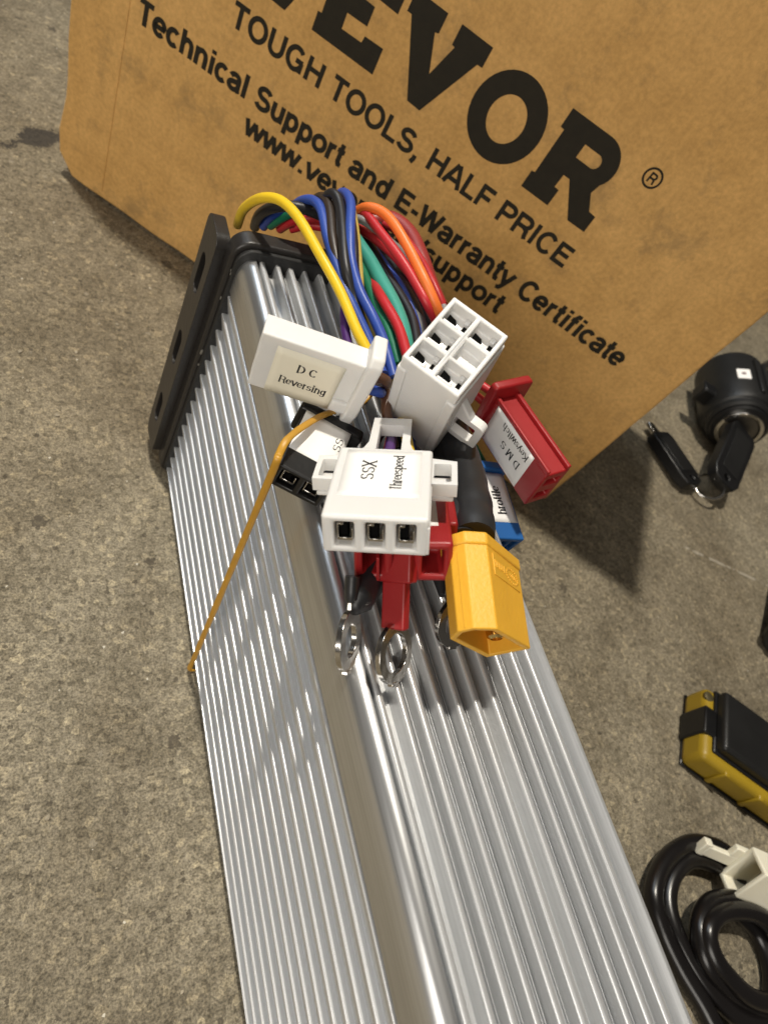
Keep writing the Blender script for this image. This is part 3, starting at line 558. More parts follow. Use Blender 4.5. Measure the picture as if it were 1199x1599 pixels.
# ------------------------------------------------------------------ controller: extruded aluminium body with fins, black end plates
CW, CH, YN = 41.76, 85.0, -205.0
def controller():
    t = thing('motor_controller', 'long silver finned aluminium controller case with black end plate', 'controller')
    ys, ye = YN, -2.0
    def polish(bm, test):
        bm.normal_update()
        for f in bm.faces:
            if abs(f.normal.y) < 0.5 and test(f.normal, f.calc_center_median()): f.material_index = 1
    # core: left wall, rounded shoulder, top valley floor, right wall
    core = [(1.5, 2.0), (1.5, 75.0), (0.0, 75.3), (0.0, 80.3)]
    for j in range(1, 13):
        a = math.radians(180 - 90 * j / 12); core.append((3.3 + 3.3 * math.cos(a), 80.3 + 4.7 * math.sin(a)))
    core += [(3.9, 84.2), (4.1, 82.0), (40.2, 82.0), (40.2, 2.0)]
    bm = bmesh.new(); prism(bm, core, ys, ye, 'Y')
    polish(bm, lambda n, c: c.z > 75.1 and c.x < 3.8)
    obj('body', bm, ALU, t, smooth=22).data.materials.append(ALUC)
    # side fins: wedges with an upward ledge and a rounded lip
    def wedge(d):
        p = [(1.7, -0.25), (0.44, 0.02)]
        for j in range(5):
            a = math.radians(90 + 90 * j / 4); p.append((0.42 + 0.42 * math.cos(a), -0.40 + 0.42 * math.sin(a)))
        p += [(1.42, -5.15), (1.7, -5.2)]
        return p
    bm = bmesh.new(); prism(bm, wedge(0), ys + 0.2, ye - 0.2, 'Y')
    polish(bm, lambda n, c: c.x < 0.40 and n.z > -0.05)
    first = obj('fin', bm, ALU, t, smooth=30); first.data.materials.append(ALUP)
    lo = 4.4
    first.location.z = lo * MM; first.scale.z = 0.45
    for i in range(1, 14):
        c = first.copy(); C.objects.link(c); c.parent = t; c.location = (0, 0, (lo + 5.36 * i) * MM); c.scale.z = 1.0
    # top ribs, each with a bright rounded left shoulder and a flat crown
    xs = [4.75, 8.4, 11.5, 15.05, 18.8, 22.5, 26.35, 30.0, 33.7, 37.3]
    rib = [(-0.72, -3.2)]
    for j in range(6):
        a = math.radians(180 - 90 * j / 5); rib.append((-0.05 + 0.45 * math.cos(a), -0.45 + 0.45 * math.sin(a)))
    for j in range(6):
        a = math.radians(90 - 90 * j / 5); rib.append((0.38 + 0.26 * math.cos(a), -0.34 + 0.26 * math.sin(a)))
    rib += [(1.02, -3.2)]
    bm = bmesh.new(); prism(bm, rib, ys + 0.15, ye - 0.15, 'Y')
    r0 = None
    for i, x in enumerate(xs):
        if r0 is None:
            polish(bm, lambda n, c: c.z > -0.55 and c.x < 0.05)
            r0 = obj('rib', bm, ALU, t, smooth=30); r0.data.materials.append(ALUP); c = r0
        else:
            c = r0.copy(); C.objects.link(c); c.parent = t
        c.location = (x * MM, 0, CH * MM); c.scale.x = (1.0, 0.92, 1.05, 0.9, 1.0, 1.18, 1.1, 0.9, 1.0, 1.12)[i]
    # fine grooving in the valleys: small V ridges, one per valley joined
    v0 = None
    for i, x in enumerate(xs):
        if i in (0, 5, 9): continue
        if v0 is None:
            bm = bmesh.new()
            for dx in (-0.35, 0.15, 0.65, 1.15): prism(bm, [(dx - 0.2, -0.05), (dx - 0.07, 0.7), (dx + 0.07, 0.7), (dx + 0.2, -0.05)], ys + 0.1, ye - 0.1, 'Y')
            v0 = obj('valley_groove', bm, ALU, t); c = v0
        else:
            c = v0.copy(); C.objects.link(c); c.parent = t
        c.location = ((x + 1.62) * MM, 0, 82.0 * MM)
    # right edge rail
    bm = bmesh.new(); prism(bm, [(40.0, 1.4), (41.76, 1.4), (41.76, 84.4)] + [(41.36 + 0.4 * math.cos(math.radians(a)), 84.5 + 0.4 * math.sin(math.radians(a))) for a in (0, 30, 60, 90)] + [(40.9, 84.9), (40.0, 82.6)], ys + 0.1, ye - 0.1, 'Y')
    obj('edge_rail', bm, ALU, t, smooth=30)
    # far end plate: cap with a rounded outline around the profile, notch and mounting flange
    out = rrect(-1.9, 0.3, CW + 2.2, CH + 3.2, 4.5, 6)
    bm = bmesh.new(); prism(bm, out, -2.6, 2.2, 'Y')
    ep = obj('end_plate', bm, PLATE, t, bevel=(0.7, 3))
    bm = bmesh.new(); prism(bm, rrect(-0.9, 1.3, CW + 1.2, CH + 2.0, 4.0, 5), -3.7, -2.5, 'Y')
    obj('gasket', bm, RUBBER, t, bevel=(0.3, 2))
    slots = [rrect(4.6, z - 5.6, 8.8, z + 5.6, 2.1, 6) for z in (70.5, 45.5, 20.5)]
    bm = holed_plate(rrect(1.0, 5.0, 12.2, 84.6, 3.0, 5), slots, -4.3, -1.2)
    for v in bm.verts: v.co = (v.co.z, v.co.x, v.co.y)
    bmesh.ops.recalc_face_normals(bm, faces=bm.faces)
    obj('mounting_flange', bm, PLATE, t, bevel=(0.5, 3))
    bm = bmesh.new(); prism(bm, out, YN - 4.6, YN + 0.2, 'Y')
    obj('end_plate', bm, PLATE, t, bevel=(0.7, 3))
    # dried sealant smears along the plate rim
    rnd = random.Random(5); bm = bmesh.new()
    for k in range(9):
        z = rnd.uniform(60, 82) if k < 6 else rnd.uniform(10, 55)
        bmesh.ops.create_icosphere(bm, subdivisions=1, radius=rnd.uniform(0.3, 0.75), matrix=Matrix.Translation((-1.0 + rnd.uniform(-.5, .9), -2.9 + rnd.uniform(-.5, .2), z)) @ Matrix.Diagonal((0.7, 0.5, rnd.uniform(0.9, 2.0), 1)))
    o = obj('dried_sealant', bm, mat('grey_sealant', (0.16, 0.15, 0.13), 0.5, var=(200, 0.3)), t, smooth=60)
    # rubber cable gland where the wires leave the plate
    bm = bmesh.new(); box(bm, (9, 2.4, 60), (37, 7.5, 80))
    obj('cable_gland', bm, RUBBER, t, bevel=(2.0, 3))
controller()

# ------------------------------------------------------------------ wires
def harness():
    t = thing('wire_harness', 'bundle of coloured wires arching over the end plate toward the plugs', 'wires', (18, 0, 95))
    labels = dict(yellow='bright yellow wire arching highest over the left end', blueA='left blue wire beside the yellow one', blueB='blue wire at the top middle of the bundle', pale='thin dull yellow wire behind the blue one',
        teal='thick teal green sleeved wire', green='dark green wire next to the blue one', redin='red wire between the green ones', black1='thick black wire right of the teal one', black2='thick black wire under the red and orange ones',
        redA='red wire crossing to the right', orange='orange wire along the right of the bundle', redB='lower red wire on the right', redC='thick dull red sleeve behind the orange wire', gray='grey wire among the red ones',
        brownA='dark brown wire at the top of the bundle', blackB='black wire at the top of the bundle', purple='purple wire low beside the yellow one', brownB='brown wire near the white plugs')
    for k, (r, col, pts) in PATHS.items():
        if col in ('cable', 'band', 'black_cable'): continue
        P = catmull(pts, 8)
        for i, p in enumerate(P):
            j = Vector((noise.noise(p * 0.08 + Vector((len(k), 3, r))), noise.noise(p * 0.08 + Vector((7, len(k), r))), 0)) * 0.35
            P[i] = p + j - Vector((18, 0, 95))
        o = obj('wire', tube(bmesh.new(), P, r, 14), WIREC[col], t, smooth=60)
        if k in labels: o['label'] = labels[k]
harness()

# ------------------------------------------------------------------ plugs
def frame(o, X, Y, Z):
    m = Matrix.Identity(4)
    for i in range(3):
        m[i][0], m[i][1], m[i][2], m[i][3] = X[i], Y[i], Z[i], o[i] * MM
    return m
def pose(key):
    p = POSE[key]; Rm = p['R']; ax = [Vector((Rm[0][i], Rm[1][i], Rm[2][i])) for i in range(3)]
    return Vector(p['o']), ax, p['D']

def housing(W, L, H, nx, nz, mx, mz, gx, gz, depth):
    """plug shell: mating face at y=0 with nx x nz sockets, body running back to y=L"""
    cw = (W - 2 * mx - (nx - 1) * gx) / nx; chh = (H - 2 * mz - (nz - 1) * gz) / nz
    xs = [0.0]; zs = [0.0]; cells = []
    for i in range(nx): xs += [mx + i * (cw + gx), mx + i * (cw + gx) + cw]
    for j in range(nz): zs += [mz + j * (chh + gz), mz + j * (chh + gz) + chh]
    xs.append(W); zs.append(H)
    bm = bmesh.new()
    g = [[bm.verts.new((x, 0, z)) for z in zs] for x in xs]
    for i in range(len(xs) - 1):
        for j in range(len(zs) - 1):
            if i % 2 == 1 and j % 2 == 1:
                q4 = (g[i][j], g[i + 1][j], g[i + 1][j + 1], g[i][j + 1])
                b4 = [bm.verts.new((v.co.x, depth, v.co.z)) for v in q4]
                for k in range(4): bm.faces.new((q4[k], q4[(k + 1) % 4], b4[(k + 1) % 4], b4[k]))
                bm.faces.new(b4); cells.append((xs[i], xs[i + 1], zs[j], zs[j + 1]))
            else: bm.faces.new((g[i][j], g[i + 1][j], g[i + 1][j + 1], g[i][j + 1]))
    e = [bm.verts.new(p) for p in ((0, L, 0), (W, L, 0), (W, L, H), (0, L, H))]
    n, mm_ = len(xs), len(zs)
    bm.faces.new([g[i][0] for i in range(n)] + [e[1], e[0]])
    bm.faces.new([g[i][mm_ - 1] for i in range(n)][::-1] + [e[3], e[2]])
    bm.faces.new([g[0][j] for j in range(mm_)][::-1] + [e[0], e[3]])
    bm.faces.new([g[n - 1][j] for j in range(mm_)] + [e[2], e[1]])
    bm.faces.new(e)
    bmesh.ops.recalc_face_normals(bm, faces=bm.faces)
    return bm, cells

def terminals(cells, t, skip=(), depth=4.0, m_=None):
    base = None
    for k, (x0, x1, z0, z1) in enumerate(cells):
        if k in skip: continue
        w, h = x1 - x0, z1 - z0
        bm = bmesh.new()
        box(bm, (x0 + 0.12 * w, 0.9, z0 + 0.10 * h), (x1 - 0.12 * w, depth, z0 + 0.22 * h))
        box(bm, (x0 + 0.10 * w, 0.8, z0 + 0.14 * h), (x0 + 0.18 * w, depth, z0 + 0.80 * h))
        box(bm, (x1 - 0.18 * w, 1.0, z0 + 0.14 * h), (x1 - 0.10 * w, depth, z0 + 0.58 * h))
        box(bm, (x0 + 0.10 * w, 1.0, z0 + 0.72 * h), (x0 + 0.42 * w, depth, z0 + 0.80 * h))
        obj('terminal', bm, STEEL, t, bevel=(0.06, 1))
        bm = bmesh.new(); box(bm, (x0 + 0.19 * w, 1.5, z0 + 0.23 * h), (x0 + 0.60 * w, depth - 0.1, z0 + 0.71 * h))
        obj('socket_shade_block', bm, SHADE, t)  # solid dark block painted as the shade behind the contact

def sticker(t, x0, x1, y0, y1, z, material, lines, curl=0.0):
    """paper label on the top (z) face; writing runs along +y with its top toward -x"""
    bm = bmesh.new(); nx, ny = 6, 10
    top = [[bm.verts.new((x0 + (x1 - x0) * i / nx, y0 + (y1 - y0) * j / ny, z + 0.05 + curl * (j / ny) ** 4 + 0.02 * noise.noise(Vector((i, j, x0))))) for j in range(ny + 1)] for i in range(nx + 1)]
    for i in range(nx):
        for j in range(ny): bm.faces.new((top[i][j], top[i + 1][j], top[i + 1][j + 1], top[i][j + 1]))
    lab = obj('paper_label', bm, material, t, smooth=60)
    so = lab.modifiers.new('thickness', 'SOLIDIFY'); so.thickness = 0.14 * MM; so.offset = -1
    def place(a, b, lift): return (-b, a, z + 0.10 + lift)
    for s, ys, xbase, size, wid, wg in lines:
        obj('printed_lettering', lettering(s, place, ys, -xbase, size, width=wid, serif=True, weight=wg), TEXT, lab)
    return lab

def leads(t, W, L, H, target, cols):
    """short wires from the back of a plug into the bundle"""
    inv = t.matrix_world.inverted(); n = len(cols); tgt = (inv @ (Vector(target) * MM)) / MM
    for k, c in enumerate(cols):
        x = W * (k + 1) / (n + 1); a = Vector((x, L - 1.0, H * 0.5)); b = Vector((x, L + 4.0, H * 0.5))
        e = tgt + Vector((0.9 * (k - (n - 1) / 2), 0, 0.5 * k))
        P = catmull([a, b, b.lerp(e, 0.5) + Vector((0, 1.2, 0)), e], 8)
        obj('wire', tube(bmesh.new(), P, 0.95, 10), WIREC[c], t, smooth=60)

# --- white three way plug (front, centre)
def plug_three():
    o, ax, (W, L, H) = pose('ssx')
    t = thing('three_way_plug', 'white three socket plug labelled SSX Threespeed, front of the plug cluster', 'connector', mw=frame(o, *ax), group='plugs on the wire ends')
    bm, cells = housing(W, L, H, 3, 1, 1.7, 1.15, 1.5, 1, 6.5)
    obj('housing', bm, WHITE, t, bevel=(0.5, 3))
    terminals(cells, t)
    fl = [(-3.4, L - 7.0), (W + 3.9, L - 7.2), (W + 3.9, L - 0.4), (W - 1.6, L + 0.5), (W / 2 + 5.0, L + 1.6), (W / 2 + 4.0, L + 3.0), (W / 2 + 3.5, L + 5), (W / 2 + 3.4, L + 13.6), (W / 2 - 3.2, L + 13.6), (W / 2 - 3.3, L + 5), (W / 2 - 3.9, L + 3.0), (W / 2 - 4.9, L + 1.6), (1.6, L + 0.5), (-3.4, L - 0.2)]
    holes = [rrect(W / 2 - 1.95, L + 1.6, W / 2 + 2.15, L + 11.0, 0.3, 2), rrect(-2.6, L - 6.2, -0.3, L - 1.2, 0.3, 2), rrect(W + 0.3, L - 6.4, W + 3.0, L - 1.3, 0.3, 2)]
    obj('latch_loop', holed_plate(fl, holes, 2.5, 4.7), WHITE, t, bevel=(0.4, 3))
    obj('wing_floor', boxm(((-3.0, L - 6.6, 1.2), (0.3, L - 0.9, 2.0)), ((W - 0.3, L - 6.8, 1.2), (W + 3.5, L - 0.9, 2.0))), WHITE, t, bevel=(0.3, 2))
    obj('key_rib', boxm(((W - 1.1, 0.06, 0.3), (W + 0.14, L - 8, H - 1.5))), WHITE, t, bevel=(0.15, 2))
    sticker(t, 1.4, W - 1.6, 5.0, L - 1.0, H, PAPER, [('SSX', 9.2, 6.3, 2.1, 5.4, 0.11), ('Threespeed', 6.8, 10.4, 1.65, 9.6, 0.10)])
    leads(t, W, L, H * 0.7, (20, -52, 92), ('brown', 'purple', 'yellow'))
plug_three()

# --- white six way plug, sockets facing up
def plug_six():
    o, ax, (Dx, Dy, Dz) = pose('six')
    W, L, H = Dx, Dz, Dy
    t = thing('six_way_plug', 'white six socket plug standing with its sockets facing up', 'connector', mw=frame(o + ax[1] * Dy, ax[0], ax[2], -ax[1]), group='plugs on the wire ends')
    bm, cells = housing(W, L, H, 3, 2, 0.8, 0.8, 0.6, 0.9, 2.6)
    obj('housing', bm, WHITE, t, bevel=(0.4, 3))
    for k, (x0, x1, z0, z1) in enumerate(cells):
        if k == 2: continue
        w, h = x1 - x0, z1 - z0
        bm = bmesh.new()
        box(bm, (x0 + 0.02 * w, 0.35, z0 + 0.30 * h), (x0 + 0.13 * w, 2.5, z0 + 0.95 * h)); box(bm, (x0 + 0.13 * w, 1.5, z0 + 0.02 * h), (x0 + 0.30 * w, 2.5, z0 + 0.34 * h))
        box(bm, (x0 + 0.75 * w, 1.7, z0 + 0.1 * h), (x0 + 0.98 * w, 2.5, z0 + 0.3 * h))
        obj('keyway', bm, WHITE, t, bevel=(0.1, 2))
        bm = bmesh.new(); prism(bm, [(x0 + 0.16 * w, z0 + 0.52 * h), (x0 + 0.42 * w, z0 + 0.46 * h), (x0 + 0.62 * w, z0 + 0.60 * h), (x0 + 0.70 * w, z0 + 0.94 * h), (x0 + 0.40 * w, z0 + 0.92 * h), (x0 + 0.18 * w, z0 + 0.78 * h)], 1.9, 2.62, 'Y')
        box(bm, (x0 + 0.34 * w, 2.0, z0 + 0.06 * h), (x0 + 0.62 * w, 2.62, z0 + 0.22 * h))
        obj('socket_shade_block', bm, SHADE, t)  # dark crescent and bar imitate shade at the bottom of shallow cells
        obj('terminal', boxm(((x0 + 0.16 * w, 1.6, z0 + 0.40 * h), (x0 + 0.44 * w, 2.62, z0 + 0.47 * h))), STEEL, t, bevel=(0.05, 1))
    obj('divider_cross', boxm(((W / 2 - 2.4, 0.25, H / 2 - 0.62), (W / 2 + 2.4, 2.4, H / 2 + 0.62)), ((1.2, 0.3, H / 2 - 0.55), (2.6, 2.4, H / 2 + 0.55))), WHITE, t, bevel=(0.15, 2))
    obj('collar', boxm(((-0.35, 3.0, H - 1.6), (W + 0.3, L - 0.5, H + 0.3)), ((-0.35, 3.0, -0.3), (W + 0.3, L - 0.5, 1.6))), WHITE, t, bevel=(0.35, 3))
    bm = holed_plate(rrect(-6.2, 11.6, 0.2, 20.2, 1.2, 4), [rrect(-4.7, 13.2, -0.5, 18.6, 0.4, 2)], 3.9, 5.6)
    for v in bm.verts: v.co = (v.co.z, v.co.y, v.co.x)
    bmesh.ops.recalc_face_normals(bm, faces=bm.faces)
    obj('latch_loop', bm, WHITE, t, bevel=(0.5, 3))
    bm = bmesh.new(); prism(bm, [(7.6, 0.1), (11.2, -3.0), (12.0, -3.4), (12.0, 0.1)], 3.9, 5.6, 'X')
    obj('latch_web', bm, WHITE, t, bevel=(0.3, 2))
plug_six()

# --- white two way plug, reversing
def plug_two():
    o, ax, (Dx, Dy, Dz) = pose('dc')
    H = 4.4; W, L = Dy, Dx
    t = thing('two_way_plug', 'white plug labelled DC Reversing hanging over the left edge', 'connector', mw=frame(o + ax[2] * H, ax[1], ax[0], -ax[2]), group='plugs on the wire ends')
    bm, cells = housing(W, L, H, 2, 1, 1.4, 0.8, 1.4, 1, 6)
    obj('housing', bm, WHITE, t, bevel=(0.3, 3)); terminals(cells, t)
    bm = bmesh.new(); prism(bm, [(-3.0, -0.6), (W - 0.5, -0.6), (W + 1.6, 0.6), (W + 1.6, H + 0.6), (W - 2.0, H + 1.5), (-1.6, H + 1.5), (-3.0, H + 0.3)], L - 0.2, L + 2.2, 'Y')
    obj('flange', bm, WHITE, t, bevel=(0.45, 3))
    obj('latch_arm', boxm(((W - 1.8, L - 4.2, 0.6), (W + 2.2, L - 0.1, H - 0.8)), ((W - 3.6, L - 3.0, H - 0.3), (W - 0.8, L + 0.2, H + 0.8))), WHITE, t, bevel=(0.4, 3))
    sticker(t, 1.7, W - 0.05, 2.9, L - 3.0, H, PAPER2, [('D C', 7.0, 6.3, 1.95, 3.5, 0.11), ('Reversing', 4.7, 9.9, 1.75, 8.4, 0.10)])
    leads(t, W * 0.8, L, H, (17, -45, 93), ('brown', 'blue'))
plug_two()

# --- red plug, key switch
def plug_key():
    o, ax, (Dx, Dy, Dz) = pose('key')
    W, L, H = Dy, Dx, Dz
    org = o + ax[0] * Dx + ax[1] * Dy + ax[2] * Dz
    t = thing('red_key_switch_plug', 'red plug labelled DMS Keyswitch hanging beside the carton', 'connector', mw=frame(org, -ax[1], -ax[0], -ax[2]), group='plugs on the wire ends')
    bm, cells = housing(W - 1.0, L, H, 2, 1, 1.9, 1.3, 2.6, 1, 5)
    obj('housing', bm, RED, t, bevel=(0.35, 3))
    # grooved side: two rails proud of the floor
    obj('side_rail', boxm(((W - 1.2, 0.1, H - 0.85), (W, L, H))), RED, t, bevel=(0.25, 3))
    obj('side_rail', boxm(((W - 1.2, 0.1, 0.0), (W, L, 1.0))), RED, t, bevel=(0.25, 3))
    bm = bmesh.new(); prism(bm, rrect(-0.5, -2.6, W + 2.8, H + 1.4, 1.0, 4), L - 0.1, L + 2.0, 'Y')
    obj('flange', bm, RED, t, bevel=(0.5, 3))
    sticker(t, 0.4, W - 1.1, 4.6, L - 1.6, H, PAPER, [('D M S', 6.4, 6.0, 2.0, 7.0, 0.11), ('Keyswitch', 5.7, 9.4, 1.7, 9.6, 0.10)])
    leads(t, W, L, H, (38, -32, 90), ('red', 'red'))
plug_key()

# --- blue plug, throttle
def plug_blue():
    o, ax, (Dx, Dy, Dz) = pose('blue')
    W, L, H = Dy, Dx, Dz
    t = thing('blue_throttle_plug', 'blue plug with a paper label half hidden behind the black cable', 'connector', mw=frame(o + ax[0] * Dx, ax[1], -ax[0], ax[2]), group='plugs on the wire ends')
    bm, cells = housing(W, L, H, 3, 1, 1.0, 1.2, 0.8, 1, 5)
    obj('housing', bm, BLUE, t, bevel=(0.35, 3)); terminals(cells, t)
    bm = bmesh.new(); prism(bm, rrect(-2.2, -0.8, W + 1.0, H + 1.4, 0.8, 4), L - 0.1, L + 2.0, 'Y')
    obj('flange', bm, BLUE, t, bevel=(0.4, 3))
    obj('latch_arm', boxm(((W - 0.1, 1.5, 1.5), (W + 1.4, L - 1, 4.0))), BLUE, t, bevel=(0.4, 3))
    sticker(t, 0.4, W - 0.5, 4.1, L - 0.3, H, PAPER, [('hrottle', 6.0, 5.6, 2.3, 7.2, 0.13)])
    leads(t, W, L, H, (37, -38, 87), ('red', 'black', 'green'))
plug_blue()

# --- black plug with white label
def plug_black():
    o, ax, (W, L, H) = pose('blk')
    t = thing('black_two_way_plug', 'black plug with white label under the rubber band', 'connector', mw=frame(o, *ax), group='plugs on the wire ends')
    bm, cells = housing(W, L, H, 2, 1, 1.0, 0.9, 1.0, 1, 5)
    obj('housing', bm, BLACK, t, bevel=(0.35, 3)); terminals(cells, t, depth=4)
    bm = bmesh.new(); prism(bm, rrect(-1.0, -0.4, W + 2, H + 0.15, 0.8, 4), L - 0.1, L + 2.2, 'Y')
    obj('flange', bm, BLACK, t, bevel=(0.4, 3))
    sticker(t, 0.3, W - 0.3, 4.4, L - 0.1, H, PAPER, [('SS', 8.6, 8.6, 1.5, 3.4, 0.12)])
    leads(t, W, L, H * 0.8, (16, -45, 89), ('black', 'black'))
plug_black()

# --- red three way plug under the white one
def plug_red():
    o, ax, (W, L, H) = pose('red')
    t = thing('red_three_way_plug', 'red plug lying directly under the white Threespeed plug', 'connector', mw=frame(o, *ax), group='plugs on the wire ends')
    bm, cells = housing(W, L, H, 3, 1, 1.3, 1.4, 1.3, 1, 6)
    obj('housing', bm, RED, t, bevel=(0.6, 3))
    obj('flange', boxm(((W - 0.1, L - 6, 1.0), (W + 1.6, L + 1.0, 5.5))), RED, t, bevel=(0.5, 3))
    obj('key_rib', boxm(((3.4, -0.35, 0.4), (3.9, 3.5, 5.0))), RED, t, bevel=(0.1, 2))
    sticker(t, 1.0, W - 2.0, 4.6, L - 0.4, H, PAPER, [])
    leads(t, W, L, H * 0.7, (24, -48, 89), ('red', 'black', 'blue'))
plug_red()

# --- yellow high current plug
def plug_yellow():
    o, ax, (Dx, Dy, Dz) = pose('xt')
    t = thing('yellow_power_plug', 'amber yellow two pin power plug on the thick black cable', 'connector', mw=frame(o, *ax), group='plugs on the wire ends')
    c = 2.55
    # cross-section in (x, y): long side x, chamfered far corners; open shroud in front, solid behind
    out = [(0, 0), (Dx - c, 0), (Dx, c), (Dx, Dy - c), (Dx - c, Dy), (0, Dy)]
    w = 0.95
    inn = [(w, w), (Dx - c - 0.4 * w, w), (Dx - w, c + 0.4 * w), (Dx - w, Dy - c - 0.4 * w), (Dx - c - 0.4 * w, Dy - w), (w, Dy - w)]
    bm = bmesh.new()
    a = [bm.verts.new((x, y, 0)) for x, y in out]; b = [bm.verts.new((x, y, Dz)) for x, y in out]
    i0 = [bm.verts.new((x, y, 0)) for x, y in inn]; i1 = [bm.verts.new((x, y, 7.5)) for x, y in inn]
    n = 6
    for k in range(n):
        k2 = (k + 1) % n
        bm.faces.new((a[k], a[k2], b[k2], b[k])); bm.faces.new((a[k], i0[k], i0[k2], a[k2])); bm.faces.new((i0[k], i1[k], i1[k2], i0[k2]))
    bm.faces.new(b); bm.faces.new(i1)
    bmesh.ops.recalc_face_normals(bm, faces=bm.faces)
    obj('housing', bm, YEL, t, bevel=(0.22, 3))
    for x in (4.2, 11.0):
        bm = bmesh.new(); lathe(bm, [(1.55, 8.0), (1.6, 2.4), (1.45, 1.7), (0.9, 1.35), (0.85, 1.9)], 24, Matrix.Translation((x, Dy / 2, 0)))
        obj('pin', bm, GOLD, t, smooth=40)
    # raised maker's panel with worn embossed strokes on the broad side, cap lip behind it
    bm = boxm(((1.3, Dy - 0.05, Dz - 6.2), (Dx - c - 1.6, Dy + 0.14, Dz - 2.6)))
    obj('embossed_panel', bm, YEL, t, bevel=(0.08, 2))
    rnd = random.Random(11); bm = bmesh.new()
    for k in range(20):
        a = 2 * math.pi * k / 20; box(bm, (4.2 + 2.2 * math.cos(a) - 0.22, Dy + 0.1, Dz - 4.4 + 1.2 * math.sin(a) - 0.16), (4.2 + 2.2 * math.cos(a) + 0.22, Dy + 0.27, Dz - 4.4 + 1.2 * math.sin(a) + 0.16))
    for k in range(5): box(bm, (3.0 + 0.5 * k, Dy + 0.1, Dz - 4.9 + 0.1 * k), (3.25 + 0.5 * k, Dy + 0.25, Dz - 4.2 + 0.15 * (k % 3)))
    for k in range(6): box(bm, (7.2 + 0.66 * k, Dy + 0.1, Dz - 4.9 + rnd.uniform(0, .2)), (7.2 + 0.66 * k + rnd.uniform(0.2, .45), Dy + 0.27, Dz - 3.6))
    obj('embossing', bm, YEL, t, bevel=(0.06, 1))
    bm = bmesh.new(); prism(bm, [(x * 1.0 + (0.25 if x > 1 else -0.25), y + (0.25 if y > Dy / 2 else -0.25)) for x, y in out], Dz - 1.9, Dz + 0.25, 'Z')
    obj('rear_cap', bm, YEL, t, bevel=(0.35, 3))
    # seam on the narrow side
    obj('seam', boxm(((Dx - 0.1, Dy / 2 - 0.12, 0.4), (Dx + 0.08, Dy / 2 + 0.06, Dz - 3))), YEL, t)
    for k in ('cab1', 'cab2'):
        r, col, pts = PATHS[k]; inv = frame(o, *ax).inverted()
        P = [(inv @ (p * MM)) / MM for p in catmull(pts, 10)]
        rad = [r * (1 + 0.015 * math.sin(i * 0.9) + 0.05 * noise.noise(Vector((i * 0.4, r, 0)))) for i in range(len(P))]
        obj('sleeved_cable', tube(bmesh.new(), P, r, 20, radii=rad), WIREC[col], t, smooth=60)
plug_yellow()

# ------------------------------------------------------------------ ring terminals
def ring_terminal(center, normal, along, R_o, R_i, sleeve_col, lab, wire, slv=(2.0, 4.0)):
    n = Vector(normal).normalized(); y = Vector(along); y = (y - n * y.dot(n)).normalized(); x = y.cross(n)
    mw = frame(Vector(center), x, y, n)
    t = thing('ring_terminal', lab, 'terminal', mw=mw, group='ring terminals on black wires')
    circ = lambda r, k=36: [(r * math.cos(2 * math.pi * j / k), r * math.sin(2 * math.pi * j / k)) for j in range(k)]
    bm = holed_plate(circ(R_o), [circ(R_i)], -0.45, 0.45)
    obj('ring', bm, STEEL, t, bevel=(0.18, 3))
    obj('neck', boxm(((-0.75, R_o - 0.8, -0.4), (0.75, R_o + 2.2, 0.4))), STEEL, t, bevel=(0.15, 2))
    obj('tip', boxm(((-0.9, -R_o - 0.35, -0.5), (0.9, -R_o + 0.4, 0.5))), STEEL, t, bevel=(0.1, 2))
    y0 = R_o + slv[0] - 1.0
    bm = bmesh.new()
    if sleeve_col is RED:
        box(bm, (-0.9, 3.7, -2.1), (0.9, 11.2, 2.1)); box(bm, (-1.2, 11.0, -3.1), (1.2, 16.5, 3.1))
        obj('sleeve', bm, RED, t, bevel=(0.35, 3))
    else:
        tube(bm, [Vector((0, y0 + k, 0)) for k in (0, 0.6, 2, 4, slv[1])], 2.0, 18, flat=0.7, radii=[1.0, 1.5, 1.7, 1.7, 1.5])
        obj('sleeve', bm, sleeve_col, t, smooth=50)
    inv = mw.inverted(); r, col, pts = PATHS[wire]
    P = [(inv @ (p * MM)) / MM for p in catmull(pts, 8)]
    rad = [r * min(1, 0.35 + 0.65 * (len(P) - 1 - i) / 5) for i in range(len(P))]
    obj('wire', tube(bmesh.new(), P, r, 14, radii=rad, flat=0.8), WIREC[col], t, smooth=60)
def camdir(a, b, c): return right * a + down * b + fwd * c
ring_terminal((-0.1, -93.5, 88.6), camdir(0.955, 0.06, -0.27), camdir(0.12, -1, 0.0), 4.75, 2.6, WIREC['black_cable'], 'left ring terminal with black sleeve resting on the ridge', 'ringw1')
ring_terminal((6.9, -96.5, 89.0), camdir(0.84, 0.02, -0.54), camdir(0.05, -1, 0.0), 4.75, 3.1, RED, 'middle ring terminal with red sleeve below the red plug', 'ringw2')
ring_terminal((21.1, -92.3, 88.2), camdir(0.62, 0.2, -0.75), camdir(-0.1, -1, 0.2), 4.5, 2.7, WIREC['black_cable'], 'ring terminal half hidden behind the yellow power plug', 'ringw3')

